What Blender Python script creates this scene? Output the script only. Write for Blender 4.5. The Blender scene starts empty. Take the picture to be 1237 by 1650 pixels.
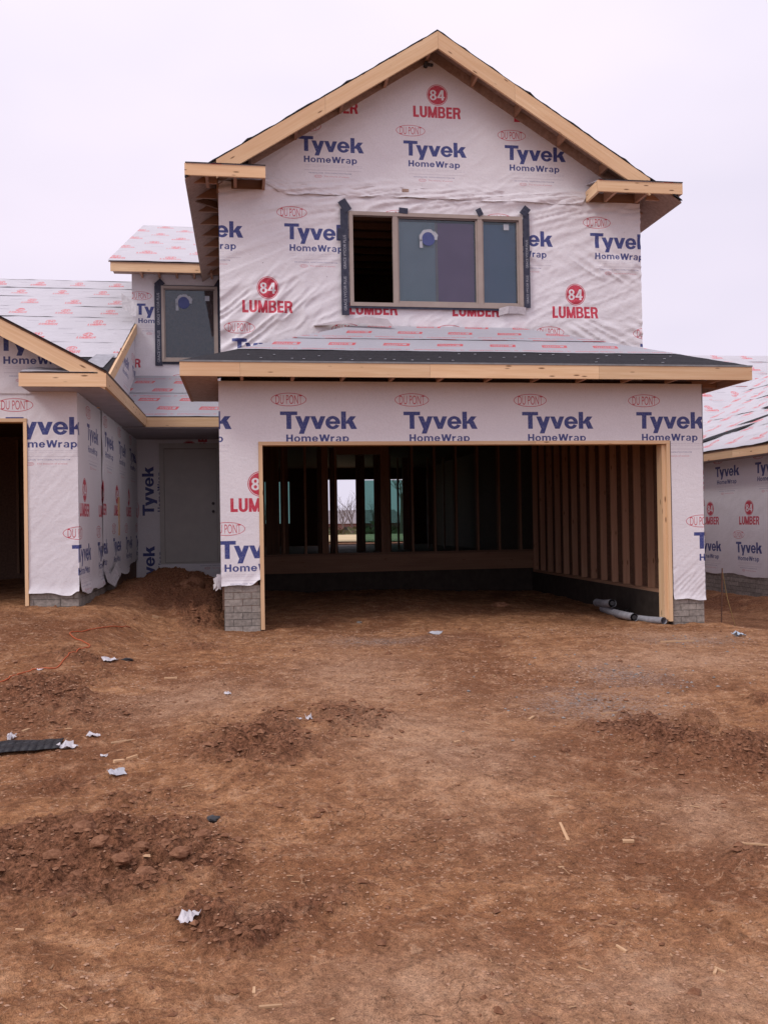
import bpy, math, random
import numpy as np
from mathutils import Vector, Matrix

SC = bpy.context.scene
COL = SC.collection

# ------------------------------------------------------------------ camera
def make_camera():
    yaw, pitch, roll = math.radians(8.6), math.radians(.56), math.radians(.92)
    fw = Vector((math.sin(yaw)*math.cos(pitch), math.cos(yaw)*math.cos(pitch), math.sin(pitch)))
    rt = Vector((math.cos(yaw), -math.sin(yaw), 0)); up = rt.cross(fw)
    r2 = rt*math.cos(roll)-up*math.sin(roll); u2 = up*math.cos(roll)+rt*math.sin(roll)
    cam = bpy.data.cameras.new('camera'); o = bpy.data.objects.new('camera', cam); COL.objects.link(o)
    m = Matrix((( r2.x, u2.x, -fw.x, 0), (r2.y, u2.y, -fw.y, -10.5), (r2.z, u2.z, -fw.z, 1.2), (0, 0, 0, 1)))
    o.matrix_world = m
    cam.sensor_fit = 'VERTICAL'; cam.sensor_height = 24; cam.sensor_width = 18
    cam.lens = 24*1490/1650
    cam.clip_start = .05; cam.clip_end = 3000
    SC.camera = o
make_camera()

# ------------------------------------------------------------------ sky and sun
SUN_EL, SUN_AZ = math.radians(46), math.radians(238)     # azimuth clockwise from +Y
def make_world():
    w = bpy.data.worlds.new('World'); SC.world = w; w.use_nodes = True
    nt = w.node_tree; n = nt.nodes; l = nt.links
    n.clear()
    out = n.new('ShaderNodeOutputWorld'); bg = n.new('ShaderNodeBackground'); bg.inputs[1].default_value = .1
    sky = n.new('ShaderNodeTexSky'); sky.sky_type = 'NISHITA'; sky.sun_disc = False
    sky.sun_elevation = SUN_EL; sky.sun_rotation = SUN_AZ
    tc = n.new('ShaderNodeTexCoord'); sep = n.new('ShaderNodeSeparateXYZ'); l.new(tc.outputs['Generated'], sep.inputs[0])
    # flat overcast deck: cloud brightness rises gently to the zenith, soft mottling
    mp = n.new('ShaderNodeMapping'); mp.inputs['Scale'].default_value = (1, 1, 2.2); l.new(tc.outputs['Generated'], mp.inputs[0])
    ns = n.new('ShaderNodeTexNoise'); ns.inputs['Scale'].default_value = 2.2; ns.inputs['Detail'].default_value = 3; l.new(mp.outputs[0], ns.inputs[0])
    rp = n.new('ShaderNodeValToRGB'); l.new(sep.outputs[2], rp.inputs[0])
    cr = rp.color_ramp; cr.elements[0].position = 0; cr.elements[0].color = (.74, .69, .81, 1)
    cr.elements[1].position = 1; cr.elements[1].color = (1.12, 1.04, 1.16, 1)
    e = cr.elements.new(.3); e.color = (.84, .775, .885, 1)
    e = cr.elements.new(.55); e.color = (.96, .89, .985, 1)
    mul = n.new('ShaderNodeMix'); mul.data_type = 'RGBA'; mul.blend_type = 'MULTIPLY'; mul.inputs[0].default_value = 1
    r2 = n.new('ShaderNodeValToRGB'); l.new(ns.outputs[0], r2.inputs[0])
    r2.color_ramp.elements[0].position = .3; r2.color_ramp.elements[0].color = (9.3, 9.35, 9.7, 1)
    r2.color_ramp.elements[1].position = .7; r2.color_ramp.elements[1].color = (11.0, 10.7, 10.75, 1)
    l.new(rp.outputs[0], mul.inputs[6]); l.new(r2.outputs[0], mul.inputs[7])
    mx = n.new('ShaderNodeMix'); mx.data_type = 'RGBA'; mx.inputs[0].default_value = .95
    l.new(sky.outputs[0], mx.inputs[6]); l.new(mul.outputs[2], mx.inputs[7])
    l.new(mx.outputs[2], bg.inputs[0]); l.new(bg.outputs[0], out.inputs[0])
make_world()
sl = bpy.data.lights.new('sun', 'SUN'); sl.energy = 1.35; sl.angle = math.radians(18); sl.color = (1, .95, .9)
so = bpy.data.objects.new('sun', sl); COL.objects.link(so)
sd = Vector((math.sin(SUN_AZ)*math.cos(SUN_EL), math.cos(SUN_AZ)*math.cos(SUN_EL), math.sin(SUN_EL)))
so.rotation_euler = (-sd).to_track_quat('-Z', 'Y').to_euler(); so.location = sd*50
vs = SC.view_settings; vs.view_transform = 'Standard'; vs.look = 'None'; vs.exposure = .14; vs.gamma = 1; vs.use_curve_mapping = False
SC.cycles.max_bounces = 8; SC.cycles.diffuse_bounces = 2

# ------------------------------------------------------------------ noise
def _h(ix, iy, seed):
    v = (ix.astype(np.int64)*374761393+iy.astype(np.int64)*668265263+seed*974634777) & 0xffffffff
    v = ((v ^ (v >> 13))*1274126177) & 0xffffffff
    v = v ^ (v >> 16)
    return (v & 0xffffff)/float(0xffffff)
def vn(x, y, seed=0):
    x = np.asarray(x, float); y = np.asarray(y, float)
    ix = np.floor(x); iy = np.floor(y); fx = x-ix; fy = y-iy
    fx = fx*fx*fx*(fx*(fx*6-15)+10); fy = fy*fy*fy*(fy*(fy*6-15)+10)
    a = _h(ix, iy, seed); b = _h(ix+1, iy, seed); c = _h(ix, iy+1, seed); d = _h(ix+1, iy+1, seed)
    return (a*(1-fx)+b*fx)*(1-fy)+(c*(1-fx)+d*fx)*fy
def fbm(x, y, octv, seed=0, gain=.5):
    s = 0; a = 1; t = 0
    for i in range(octv):
        s = s+a*(vn(x+i*17.3, y-i*9.1, seed+i)-.5); t += a; a *= gain; x = x*2.03; y = y*2.03
    return s/t*2
def worley(x, y, seed=0):
    ix = np.floor(x); iy = np.floor(y); best = np.full(x.shape, 9.); bv = np.zeros(x.shape)
    for dx in (-1, 0, 1):
        for dy in (-1, 0, 1):
            px = ix+dx+_h(ix+dx, iy+dy, seed); py = iy+dy+_h(ix+dx, iy+dy, seed+7)
            d = (px-x)**2+(py-y)**2; m = d < best
            best = np.where(m, d, best); bv = np.where(m, _h(ix+dx, iy+dy, seed+3), bv)
    return np.sqrt(best), bv
def ss(a, b, x):
    t = np.clip((x-a)/(b-a), 0, 1); return t*t*(3-2*t)

# ------------------------------------------------------------------ print masks (generated in memory)
def text_data(s, offset=0.0):
    cu = bpy.data.curves.new('t', 'FONT'); cu.body = s; cu.offset = offset; cu.resolution_u = 4
    o = bpy.data.objects.new('t', cu); COL.objects.link(o)
    dg = bpy.context.evaluated_depsgraph_get(); dg.update()
    me = o.evaluated_get(dg).to_mesh()
    me.calc_loop_triangles()
    v = np.array([p.co[:2] for p in me.vertices]); t = np.array([p.vertices[:] for p in me.loop_triangles])
    bpy.data.objects.remove(o); bpy.data.curves.remove(cu)
    return v, t
def text_fit(s, x0, ztop, width, cap, offset=0.0, italic=0.0):
    """glyph triangles, capital top at ztop, given width and capital height"""
    v, t = text_data(s, offset)
    vh, _ = text_data('H', offset)
    h0, h1 = vh[:, 1].min(), vh[:, 1].max()
    sx = width/(v[:, 0].max()-v[:, 0].min()); sz = cap/(h1-h0)
    o = np.empty_like(v); o[:, 1] = (v[:, 1]-h1)*sz+ztop
    o[:, 0] = (v[:, 0]-v[:, 0].min())*sx+x0+italic*(o[:, 1]-ztop)
    return o, t
# heavy grotesque letters drawn from strokes, capital height 1
def _arc(cx, cz, rx, rz, a0, a1, tx, tz=None, n=14):
    tz = tz or tx; o = []
    for k in range(n):
        p, q = math.radians(a0+(a1-a0)*k/n), math.radians(a0+(a1-a0)*(k+1)/n)
        o.append([(cx+rx*math.cos(p), cz+rz*math.sin(p)), (cx+rx*math.cos(q), cz+rz*math.sin(q)), (cx+(rx-tx)*math.cos(q), cz+(rz-tz)*math.sin(q)), (cx+(rx-tx)*math.cos(p), cz+(rz-tz)*math.sin(p))])
    return o
def _r(x0, z0, x1, z1): return [[(x0, z0), (x1, z0), (x1, z1), (x0, z1)]]
def _d(xa, za, xb, zb, w): return [[(xb, zb), (xb+w, zb), (xa+w, za), (xa, za)]]
GL = {
 'T': (.86, _r(0, .79, .86, 1)+_r(.31, 0, .56, .8)),
 'y': (.76, _d(0, .73, .25, .02, .26)+_d(.50, .73, .17, -.27, .26)),
 'v': (.76, _d(0, .73, .255, 0, .25)+_d(.51, .73, .255, 0, .25)),
 'e': (.74, _arc(.37, .365, .37, .38, 0, 335, .215, .165, 22)+_r(.12, .29, .74, .44)),
 'k': (.80, _r(0, 0, .245, 1)+_d(.46, .73, .15, .30, .30)+_d(.30, .46, .50, 0, .30)),
 'H': (.82, _r(0, 0, .24, 1)+_r(.58, 0, .82, 1)+_r(.2, .40, .6, .60)),
 'o': (.76, _arc(.38, .365, .38, .38, 0, 360, .22, .165, 24)),
 'm': (1.16, _r(0, 0, .22, .73)+_r(.47, 0, .69, .5)+_r(.94, 0, 1.16, .5)+_arc(.41, .47, .28, .28, 0, 150, .22, .17)+_arc(.88, .47, .28, .28, 0, 150, .22, .17)),
 'W': (1.32, _d(0, 1, .22, 0, .25)+_d(.53, 1, .24, 0, .24)+_d(.53, 1, .80, 0, .25)+_d(1.08, 1, .82, 0, .24)),
 'r': (.50, _r(0, 0, .22, .73)+_arc(.44, .40, .40, .33, 80, 160, .22, .19)),
 'a': (.72, _r(.46, 0, .68, .5)+_arc(.35, .47, .33, .28, 0, 160, .22, .15)+_arc(.33, .20, .33, .22, 70, 360, .2, .13)),
 'p': (.76, _r(0, -.26, .22, .73)+_arc(.40, .365, .36, .38, 0, 360, .21, .165, 24)),
 'L': (.62, _r(0, 0, .27, 1)+_r(0, 0, .62, .22)),
 'U': (.78, _r(0, .3, .27, 1)+_r(.51, .3, .78, 1)+_arc(.39, .32, .39, .33, 180, 360, .27, .2)),
 'M': (.98, _r(0, 0, .25, 1)+_r(.73, 0, .98, 1)+_d(0, 1, .36, 0, .27)+_d(.71, 1, .35, 0, .27)),
 'B': (.80, _r(0, 0, .26, 1)+_r(.1, .82, .45, 1)+_r(.1, 0, .46, .19)+_r(.1, .42, .46, .59)+_arc(.45, .735, .31, .265, -90, 90, .25, .18)+_arc(.46, .295, .34, .295, -90, 90, .26, .19)),
 'E': (.64, _r(0, 0, .26, 1)+_r(0, 0, .64, .2)+_r(0, .41, .58, .59)+_r(0, .8, .63, 1)),
 'R': (.82, _r(0, 0, .26, 1)+_r(.1, .81, .47, 1)+_r(.1, .39, .5, .57)+_arc(.46, .695, .34, .305, -90, 90, .27, .19)+_d(.42, .45, .54, 0, .28)),
 '8': (.66, _arc(.33, .735, .30, .265, 0, 360, .19, .13, 20)+_arc(.33, .27, .33, .28, 0, 360, .2, .14, 20)),
 '4': (.74, _r(.42, 0, .63, 1)+_r(.0, .22, .74, .36)+_d(.38, 1, 0, .25, .2)),
}
def glyphs(s, x0, ztop, width, cap, gap=.07):
    V = []; T = []; x = 0
    for i, c in enumerate(s):
        if i: x += gap-(.16 if (s[i-1], c) == ('T', 'y') else 0)-(.06 if (s[i-1], c) in (('y', 'v'), ('W', 'r'), ('v', 'e')) else 0)
        w, q = GL[c]
        for p in q:
            k = len(V); V += [(x+a, b) for a, b in p]; T += [(k, k+1, k+2), (k, k+2, k+3)]
        x += w
    V = np.array(V, float); V[:, 0] = V[:, 0]*width/x+x0; V[:, 1] = (V[:, 1]-1)*cap+ztop
    return V, np.array(T)
class Mask:
    def __init__(s, w, h, wm, zt, hm):         # pixels, metres; zt is the height of the top edge
        s.w, s.h, s.wm, s.hm, s.zt = w, h, wm, hm, zt
        s.a = np.zeros((h, w, 4), np.float32); s.a[..., 3] = 1
    def px(s, x): return x/s.wm*s.w
    def py(s, z): return (z-(s.zt-s.hm))/s.hm*s.h
    def tri(s, v, t, ch, val=1.0):
        V = np.stack([s.px(v[:, 0]), s.py(v[:, 1])], 1)
        for q in t:
            A, B, C = V[q]
            x0, x1 = int(min(A[0], B[0], C[0]))-1, int(max(A[0], B[0], C[0]))+2
            y0, y1 = max(0, int(min(A[1], B[1], C[1]))-1), min(s.h, int(max(A[1], B[1], C[1]))+2)
            if y1 <= y0: continue
            X, Y = np.meshgrid(np.arange(x0, x1)+.5, np.arange(y0, y1)+.5)
            d = (B[0]-A[0])*(C[1]-A[1])-(C[0]-A[0])*(B[1]-A[1])
            if abs(d) < 1e-9: continue
            u = ((B[0]-X)*(C[1]-Y)-(C[0]-X)*(B[1]-Y))/d
            w = ((C[0]-X)*(A[1]-Y)-(A[0]-X)*(C[1]-Y))/d
            m = (u >= -.001) & (w >= -.001) & (u+w <= 1.001)
            yy, xx = np.nonzero(m)
            s.a[y0+yy, (x0+xx) % s.w, ch] = val
    def text(s, txt, x0, zt, width, cap, ch, off=0.0, val=1.0, it=0.0):
        v, t = text_fit(txt, x0, zt, width, cap, off, it); s.tri(v, t, ch, val)
    def region(s, x0, x1, z0, z1):
        X, Y = np.meshgrid(np.arange(int(s.px(x0)), int(s.px(x1))+1), np.arange(max(0, int(s.py(z0))), min(s.h, int(s.py(z1))+1)))
        return X % s.w, Y, (X+.5)/s.w*s.wm, (Y+.5)/s.h*s.hm+(s.zt-s.hm)
    def ellipse(s, cx, cz, rx, rz, ch, val=1.0, ring=None):
        X, Y, x, z = s.region(cx-rx*1.1, cx+rx*1.1, cz-rz*1.1, cz+rz*1.1)
        d = np.sqrt(((x-cx)/rx)**2+((z-cz)/rz)**2)
        m = d <= 1
        if ring: m &= (np.sqrt(((x-cx)/(rx-ring))**2+((z-cz)/(rz-ring))**2) >= 1)
        s.a[Y[m], X[m], ch] = val
    def rect(s, x0, x1, z0, z1, ch, val=1.0, shear=0.0):
        X, Y, x, z = s.region(x0-.1, x1+.1, z0, z1)
        xs = x-shear*(z-z0); m = (xs >= x0) & (xs <= x1)
        s.a[Y[m], X[m], ch] = val
    def image(s, name):
        a = s.a
        b = a.copy()                                    # light blur: ink bleed
        for ax in (0, 1):
            b = (np.roll(b, 1, ax)+np.roll(b, -1, ax)+2*b)/4
        im = bpy.data.images.new(name, s.w, s.h, alpha=False, float_buffer=False); im.colorspace_settings.name = 'Non-Color'
        im.pixels.foreach_set(b.ravel().astype(np.float32)); im.update(); im.pack()
        return im
PW, PH = 1.40, 3.10
def wrap_print():
    m = Mask(1024, 2268, PW, .40, PH)      # channels: 0 blue, 1 red, 2 grey fine print
    def tyvek(x, z):
        m.tri(*glyphs('Tyvek', x, z, .865, .2, .055), 0)
        m.tri(*glyphs('HomeWrap', x+.065, z-.262, .705, .083, .13), 0)
        m.ellipse(x+.10, z+.135, .198, .076, 1, 1, ring=.007)
        m.text('DU PONT', x-.045, z+.185, .295, .10, 1, -.004)
        random.seed(4)
        for k, zz in enumerate((-.375, -.395)):
            m.text('a weather resistant barrier that keeps air and water out and lets vapor pass through walls', x+.07, z+zz, .77, .008, 2)
        m.rect(x+.07, x+.83, z-.448, z-.444, 2, .6)
        m.text('FOR INSTALLATION   WWW.CONSTRUCTION.TYVEK.COM', x+.13, z-.476, .56, .015, 0, .01, .75)
        m.ellipse(x+.25, z-.53, .052, .02, 1, .8, ring=.004)
        m.text('DU PONT', x+.21, z-.519, .08, .022, 1, 0, .8)
        m.text('The miracles of science', x+.33, z-.518, .33, .019, 1, .006, .7)
    tyvek(0, 0); tyvek(PW/2, -1.454)
    lx, lz = PW-.561, -.976
    m.tri(*glyphs('LUMBER', lx, lz, .655, .155, .07), 1)
    m.ellipse(lx+.335, lz+.158, .143, .143, 1, 1)
    m.ellipse(lx+.335, lz+.158, .134, .134, 1, 0, ring=.006)
    m.tri(*glyphs('84', lx+.232, lz+.226, .205, .138, .06), 1, 0)
    return m.image('wrap_print')
RW, RH = 1.0, .62
def roof_print():            # tile with two staggered marks, for the wide pale roofs
    m = Mask(512, 320, RW, 0, RH)
    for x, z in ((.05, -.03), (.55, -.34)):
        m.ellipse(x+.17, z-.06, .10, .05, 1, 1, ring=.016)
        m.text('84', x+.115, z-.03, .11, .06, 1, .02, .95)
        m.tri(*glyphs('LUMBER', x-.01, z-.118, .38, .055), 1, 1.)
        m.rect(x-.02, x+.42, z-.2, z-.196, 2, .5)
    for k in range(7):
        x = random.uniform(0, .7); z = -random.uniform(.02, .6); m.rect(x, x+random.uniform(.1, .3), z, z+.005, 2, random.uniform(.4, .8))
    return m.image('roof_print')
GW, GH = .66, .95
def grey_print():            # red slanted box marks and a line of small text, grey roof felt
    m = Mask(512, 320, GW, 0, GH)
    for x, z in ((.02, -.03), (.35, -.48)):
        m.rect(x, x+.32, z-.15, z, 1, 1., shear=.25)
        m.rect(x+.03, x+.29, z-.115, z-.035, 1, 0, shear=.25)
        m.text('SYNTEX', x+.05, z-.03, .22, .09, 1, .03, 1, it=.2)
    m.text('underlayment synthetic - 21', .03, -.83, .60, .05, 1, .02, 1)
    m.rect(0, .66, -.72, -.717, 2, .5); m.rect(0, .66, -.33, -.327, 2, .4)
    return m.image('grey_print')
IM_WRAP, IM_ROOF, IM_GREY = wrap_print(), roof_print(), grey_print()

# ------------------------------------------------------------------ materials
class NT:
    def __init__(s, name):
        s.m = bpy.data.materials.new(name); s.m.use_nodes = True; s.t = s.m.node_tree; s.t.nodes.clear()
        s.out = s.n('ShaderNodeOutputMaterial'); s.b = s.n('ShaderNodeBsdfPrincipled'); s.l(s.b.outputs[0], s.out.inputs[0])
    def n(s, t, **k):
        x = s.t.nodes.new(t)
        for a, b in k.items(): setattr(x, a, b)
        return x
    def l(s, a, b): s.t.links.new(a, b)
    def noise(s, vec, scale, detail=4, rough=.55, dist=0):
        x = s.n('ShaderNodeTexNoise'); x.inputs['Scale'].default_value = scale; x.inputs['Detail'].default_value = detail
        x.inputs['Roughness'].default_value = rough; x.inputs['Distortion'].default_value = dist
        if vec: s.l(vec, x.inputs['Vector'])
        return x.outputs[0]
    def ramp(s, f, *st):
        x = s.n('ShaderNodeValToRGB'); s.l(f, x.inputs[0]); c = x.color_ramp
        while len(c.elements) < len(st): c.elements.new(.5)
        for e, (p, col) in zip(c.elements, st):
            e.position = p; e.color = (*col, 1) if isinstance(col, tuple) else (col, col, col, 1)
        return x.outputs[0]
    def mix(s, f, a, b, mode='MIX'):
        x = s.n('ShaderNodeMix', data_type='RGBA', blend_type=mode)
        for k, v in ((0, f), (6, a), (7, b)):
            if hasattr(v, 'links'): s.l(v, x.inputs[k])
            elif isinstance(v, tuple): x.inputs[k].default_value = (*v, 1)
            else: x.inputs[k].default_value = v if k == 0 else (v, v, v, 1)
        return x.outputs[2]
    def math(s, op, a, b=0.0):
        x = s.n('ShaderNodeMath', operation=op)
        for k, v in ((0, a), (1, b)):
            if hasattr(v, 'links'): s.l(v, x.inputs[k])
            else: x.inputs[k].default_value = v
        return x.outputs[0]
    def mapping(s, vec, scale=(1, 1, 1), loc=(0, 0, 0), rot=(0, 0, 0)):
        x = s.n('ShaderNodeMapping'); s.l(vec, x.inputs[0]); x.inputs['Scale'].default_value = scale; x.inputs['Location'].default_value = loc; x.inputs['Rotation'].default_value = rot
        return x.outputs[0]
    def bump(s, h, strength=.3, dist=.01, prev=None):
        x = s.n('ShaderNodeBump'); x.inputs['Strength'].default_value = strength; x.inputs['Distance'].default_value = dist
        s.l(h, x.inputs['Height'])
        if prev: s.l(prev, x.inputs['Normal'])
        s.l(x.outputs[0], s.b.inputs['Normal']); return x.outputs[0]
    def col(s, c):
        if hasattr(c, 'links'): s.l(c, s.b.inputs['Base Color'])
        else: s.b.inputs['Base Color'].default_value = (*c, 1)
    def set(s, **k):
        for a, v in k.items(): s.b.inputs[a.replace('_', ' ')].default_value = v
    def obj(s): return s.n('ShaderNodeTexCoord').outputs['Object']
    def uv(s): return s.n('ShaderNodeUVMap').outputs[0]
    def rnd(s): return s.n('ShaderNodeObjectInfo').outputs['Random']
    def geo(s): return s.n('ShaderNodeNewGeometry').outputs['Position']
M = {}
def sheet_mat(name, img, base, base2, blue, red, grey, ink, fine=.25, rough=.5):
    k = NT(name); uv = k.uv()
    im = k.n('ShaderNodeTexImage', image=img, extension='REPEAT', interpolation='Linear'); k.l(uv, im.inputs[0])
    sp = k.n('ShaderNodeSeparateColor'); k.l(im.outputs[0], sp.inputs[0])
    p = k.geo()
    c = k.mix(k.noise(p, 2.3, 5, .6), base, base2)
    fleck = k.ramp(k.noise(k.mapping(p, (1, 1, 1)), 55, 2, .7), (.3, .93), (.6, 1.0))
    c = k.mix(1., c, fleck, 'MULTIPLY')
    stain = k.ramp(k.noise(p, 9, 3, .6), (.70, 0.), (.82, .35))
    c = k.mix(stain, c, (.42, .33, .28))
    vs_ = k.n('ShaderNodeTexVoronoi'); vs_.inputs['Scale'].default_value = 3.1; k.l(p, vs_.inputs['Vector']); c = k.mix(k.ramp(vs_.outputs['Distance'], (.012, .8), (.03, 0.)), c, (.16, .12, .13))
    wear = k.ramp(k.noise(p, 60, 3, .7), (.22, .78), (.5, 1.))
    def f(o): return k.math('MULTIPLY', k.math('MULTIPLY', o, wear), ink)
    c = k.mix(f(sp.outputs[2]), c, grey); c = k.mix(f(sp.outputs[0]), c, blue); c = k.mix(f(sp.outputs[1]), c, red)
    k.col(c); k.set(Roughness=rough); k.b.inputs['Specular IOR Level'].default_value = .35
    h = k.math('ADD', k.noise(k.mapping(p, (1, 1, 1.6)), 9, 4, .6, .8), k.math('MULTIPLY', k.noise(p, 34, 3, .6), .35))
    k.bump(h, fine, .02)
    M[name] = k.m
sheet_mat('wrap', IM_WRAP, (.70, .68, .715), (.79, .77, .80), (.026, .042, .20), (.50, .022, .055), (.38, .34, .42), .98)
sheet_mat('roof_sheet', IM_ROOF, (.48, .47, .50), (.575, .56, .60), (.035, .055, .20), (.60, .07, .08), (.22, .20, .24), .9, .5)
sheet_mat('grey_sheet', IM_GREY, (.36, .36, .40), (.44, .44, .48), (.035, .055, .20), (.55, .05, .06), (.2, .2, .22), .9, .3)

def wood(name, a, b, dark, rough=.65, knots=True):
    k = NT(name); uv = k.uv(); r = k.rnd()
    cb = k.n('ShaderNodeCombineXYZ'); k.l(k.math('MULTIPLY', r, 37.), cb.inputs[0]); k.l(k.math('MULTIPLY', r, 19.), cb.inputs[1]); k.l(k.math('MULTIPLY', r, 11.), cb.inputs[2])
    va = k.n('ShaderNodeVectorMath', operation='ADD'); k.l(uv, va.inputs[0]); k.l(cb.outputs[0], va.inputs[1]); v = va.outputs[0]
    g = k.noise(k.mapping(v, (1.3, 34, 1)), 1, 4, .55, .6)
    big = k.noise(k.mapping(v, (.9, 5, 1)), 1, 3, .5)
    c = k.mix(k.ramp(g, (.35, 0.), (.7, 1.)), a, b); c = k.mix(k.ramp(big, (.35, 0.), (.75, .55)), c, dark)
    if knots:
        vo = k.n('ShaderNodeTexVoronoi'); k.l(k.mapping(v, (3.2, 13, 1)), vo.inputs['Vector']); vo.inputs['Scale'].default_value = 1
        kn = k.ramp(vo.outputs['Distance'], (.07, .9), (.15, 0.))
        c = k.mix(kn, c, (.16, .075, .035))
    tint = k.n('ShaderNodeHueSaturation'); k.l(c, tint.inputs['Color']); k.l(k.math('ADD', k.math('MULTIPLY', r, .3), .82), tint.inputs['Value'])
    k.col(tint.outputs[0]); k.set(Roughness=rough); k.b.inputs['Specular IOR Level'].default_value = .25
    k.bump(g, .25, .004); M[name] = k.m
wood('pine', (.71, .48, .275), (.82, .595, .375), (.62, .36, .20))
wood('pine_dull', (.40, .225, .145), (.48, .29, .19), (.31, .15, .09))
wood('shaded_pine', (.22, .12, .075), (.28, .16, .10), (.15, .075, .045))  # darker copy of the pine, with interior shade put into its colour

def simple(name, a, b, scale=12, rough=.6, bump=.2, dist=.005, spec=.3, rand=0., detail=4):
    k = NT(name); p = k.geo(); n = k.noise(p, scale, detail, .6)
    c = k.mix(k.ramp(n, (.3, 0.), (.7, 1.)), a, b)
    if rand:
        t = k.n('ShaderNodeHueSaturation'); k.l(c, t.inputs['Color']); k.l(k.math('ADD', k.math('MULTIPLY', k.rnd(), rand), 1-rand/2), t.inputs['Value']); c = t.outputs[0]
    k.col(c); k.set(Roughness=rough); k.b.inputs['Specular IOR Level'].default_value = spec
    if bump: k.bump(n, bump, dist)
    M[name] = k.m; return k
wood('scrap_wood', (.50, .31, .17), (.60, .40, .24), (.34, .19, .10), .8, False)
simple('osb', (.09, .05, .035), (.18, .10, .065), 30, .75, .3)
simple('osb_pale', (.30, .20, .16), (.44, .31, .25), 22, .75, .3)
simple('soffit_grey', (.33, .29, .31), (.44, .39, .41), 5, .6, .15)
simple('brick', (.20, .18, .16), (.36, .325, .29), 26, .9, .6, .006, .1, .25)
simple('mortar', (.15, .135, .12), (.24, .215, .195), 40, .95, .5, .004, .1)
simple('felt', (.012, .012, .015), (.028, .027, .033), 30, .9, .3, .004)
simple('drip', (.16, .17, .18), (.25, .26, .27), 12, .5, .1)
simple('tape', (.022, .026, .05), (.05, .055, .085), 18, .45, .3, .006)
simple('tape_ink', (.30, .31, .36), (.42, .43, .48), 60, .6, 0)
simple('vinyl', (.33, .27, .24), (.38, .32, .28), 6, .45, .03)
simple('vinyl_dark', (.16, .13, .12), (.20, .16, .15), 6, .5, .03)
simple('door_paint', (.46, .44, .42), (.52, .50, .47), 5, .5, .05)
simple('metal_dark', (.02, .02, .022), (.04, .04, .042), 30, .35, 0)
simple('concrete', (.038, .028, .023), (.062, .048, .040), 8, .9, .4, .006)  # kept near black: the garage interior's shade is put into this colour
simple('paper', (.46, .44, .46), (.62, .60, .62), 20, .7, .3, .004)
simple('plastic_grey', (.34, .35, .38), (.5, .5, .54), 9, .4, .3)
simple('plastic_blue', (.30, .42, .55), (.55, .6, .66), 25, .3, .2)
simple('tube_grey', (.26, .26, .29), (.42, .42, .46), 9, .55, .3, .004)
simple('cord', (.42, .085, .03), (.52, .13, .05), 20, .5, 0)
simple('rust', (.10, .05, .035), (.2, .1, .06), 40, .9, .4)
simple('string', (.45, .33, .12), (.55, .42, .18), 20, .7, 0)
simple('bark', (.10, .075, .065), (.19, .15, .13), 9, .9, .3)
simple('hedge', (.05, .06, .025), (.13, .12, .06), .8, .9, .3, .1)
simple('field', (.46, .36, .20), (.60, .48, .28), .5, .95, .3, .05)
simple('far_wall', (.22, .13, .12), (.30, .18, .16), 1, .9, 0)
simple('far_roof', (.20, .18, .19), (.28, .25, .26), 1, .9, 0)
simple('sticker_blue', (.055, .075, .21), (.08, .10, .25), 20, .5, 0)
simple('sticker_white', (.36, .38, .42), (.44, .46, .50), 20, .5, 0)
simple('tint_sheet', (.34, .46, .46), (.40, .52, .52), 3, .4, 0)
simple('purple_tint_sheet', (.30, .12, .27), (.38, .17, .34), 2, .5, 0)  # pane backings: reflection tints put into flat colour, no mesh
simple('blue_tint_sheet', (.12, .24, .36), (.17, .29, .42), 2, .5, 0)
simple('black_sheet', (.012, .012, .015), (.03, .03, .035), 14, .55, .3, .006, .3)
simple('gravel', (.16, .145, .135), (.33, .30, .28), 60, .9, .3, .003, .2)

def glass(name, tint, coat, alpha):
    k = NT(name)
    k.t.nodes.remove(k.b)
    tr = k.n('ShaderNodeBsdfTransparent'); tr.inputs[0].default_value = (*tint, 1)
    gl = k.n('ShaderNodeBsdfGlossy'); gl.inputs['Roughness'].default_value = .03; gl.inputs[0].default_value = (*coat, 1)
    df = k.n('ShaderNodeBsdfDiffuse'); p = k.geo()
    k.l(k.ramp(k.noise(k.mapping(p, (.5, .5, .8)), 1.6, 3), (.35, (.12, .135, .15)), (.65, (.17, .15, .19))), df.inputs[0])
    fr = k.n('ShaderNodeFresnel'); fr.inputs[0].default_value = 1.5
    a = k.n('ShaderNodeMixShader'); a.inputs[0].default_value = alpha; k.l(tr.outputs[0], a.inputs[1]); k.l(df.outputs[0], a.inputs[2])
    b = k.n('ShaderNodeMixShader'); k.l(k.math('MINIMUM', k.math('ADD', fr.outputs[0], .0), 1.), b.inputs[0]); k.l(a.outputs[0], b.inputs[1]); k.l(gl.outputs[0], b.inputs[2])
    k.l(b.outputs[0], k.out.inputs[0]); M[name] = k.m
glass('glass', (.86, .88, .92), (.80, .95, 1.), .08)
glass('teal_glass', (.36, .52, .48), (.8, .9, .9), .0)

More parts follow.
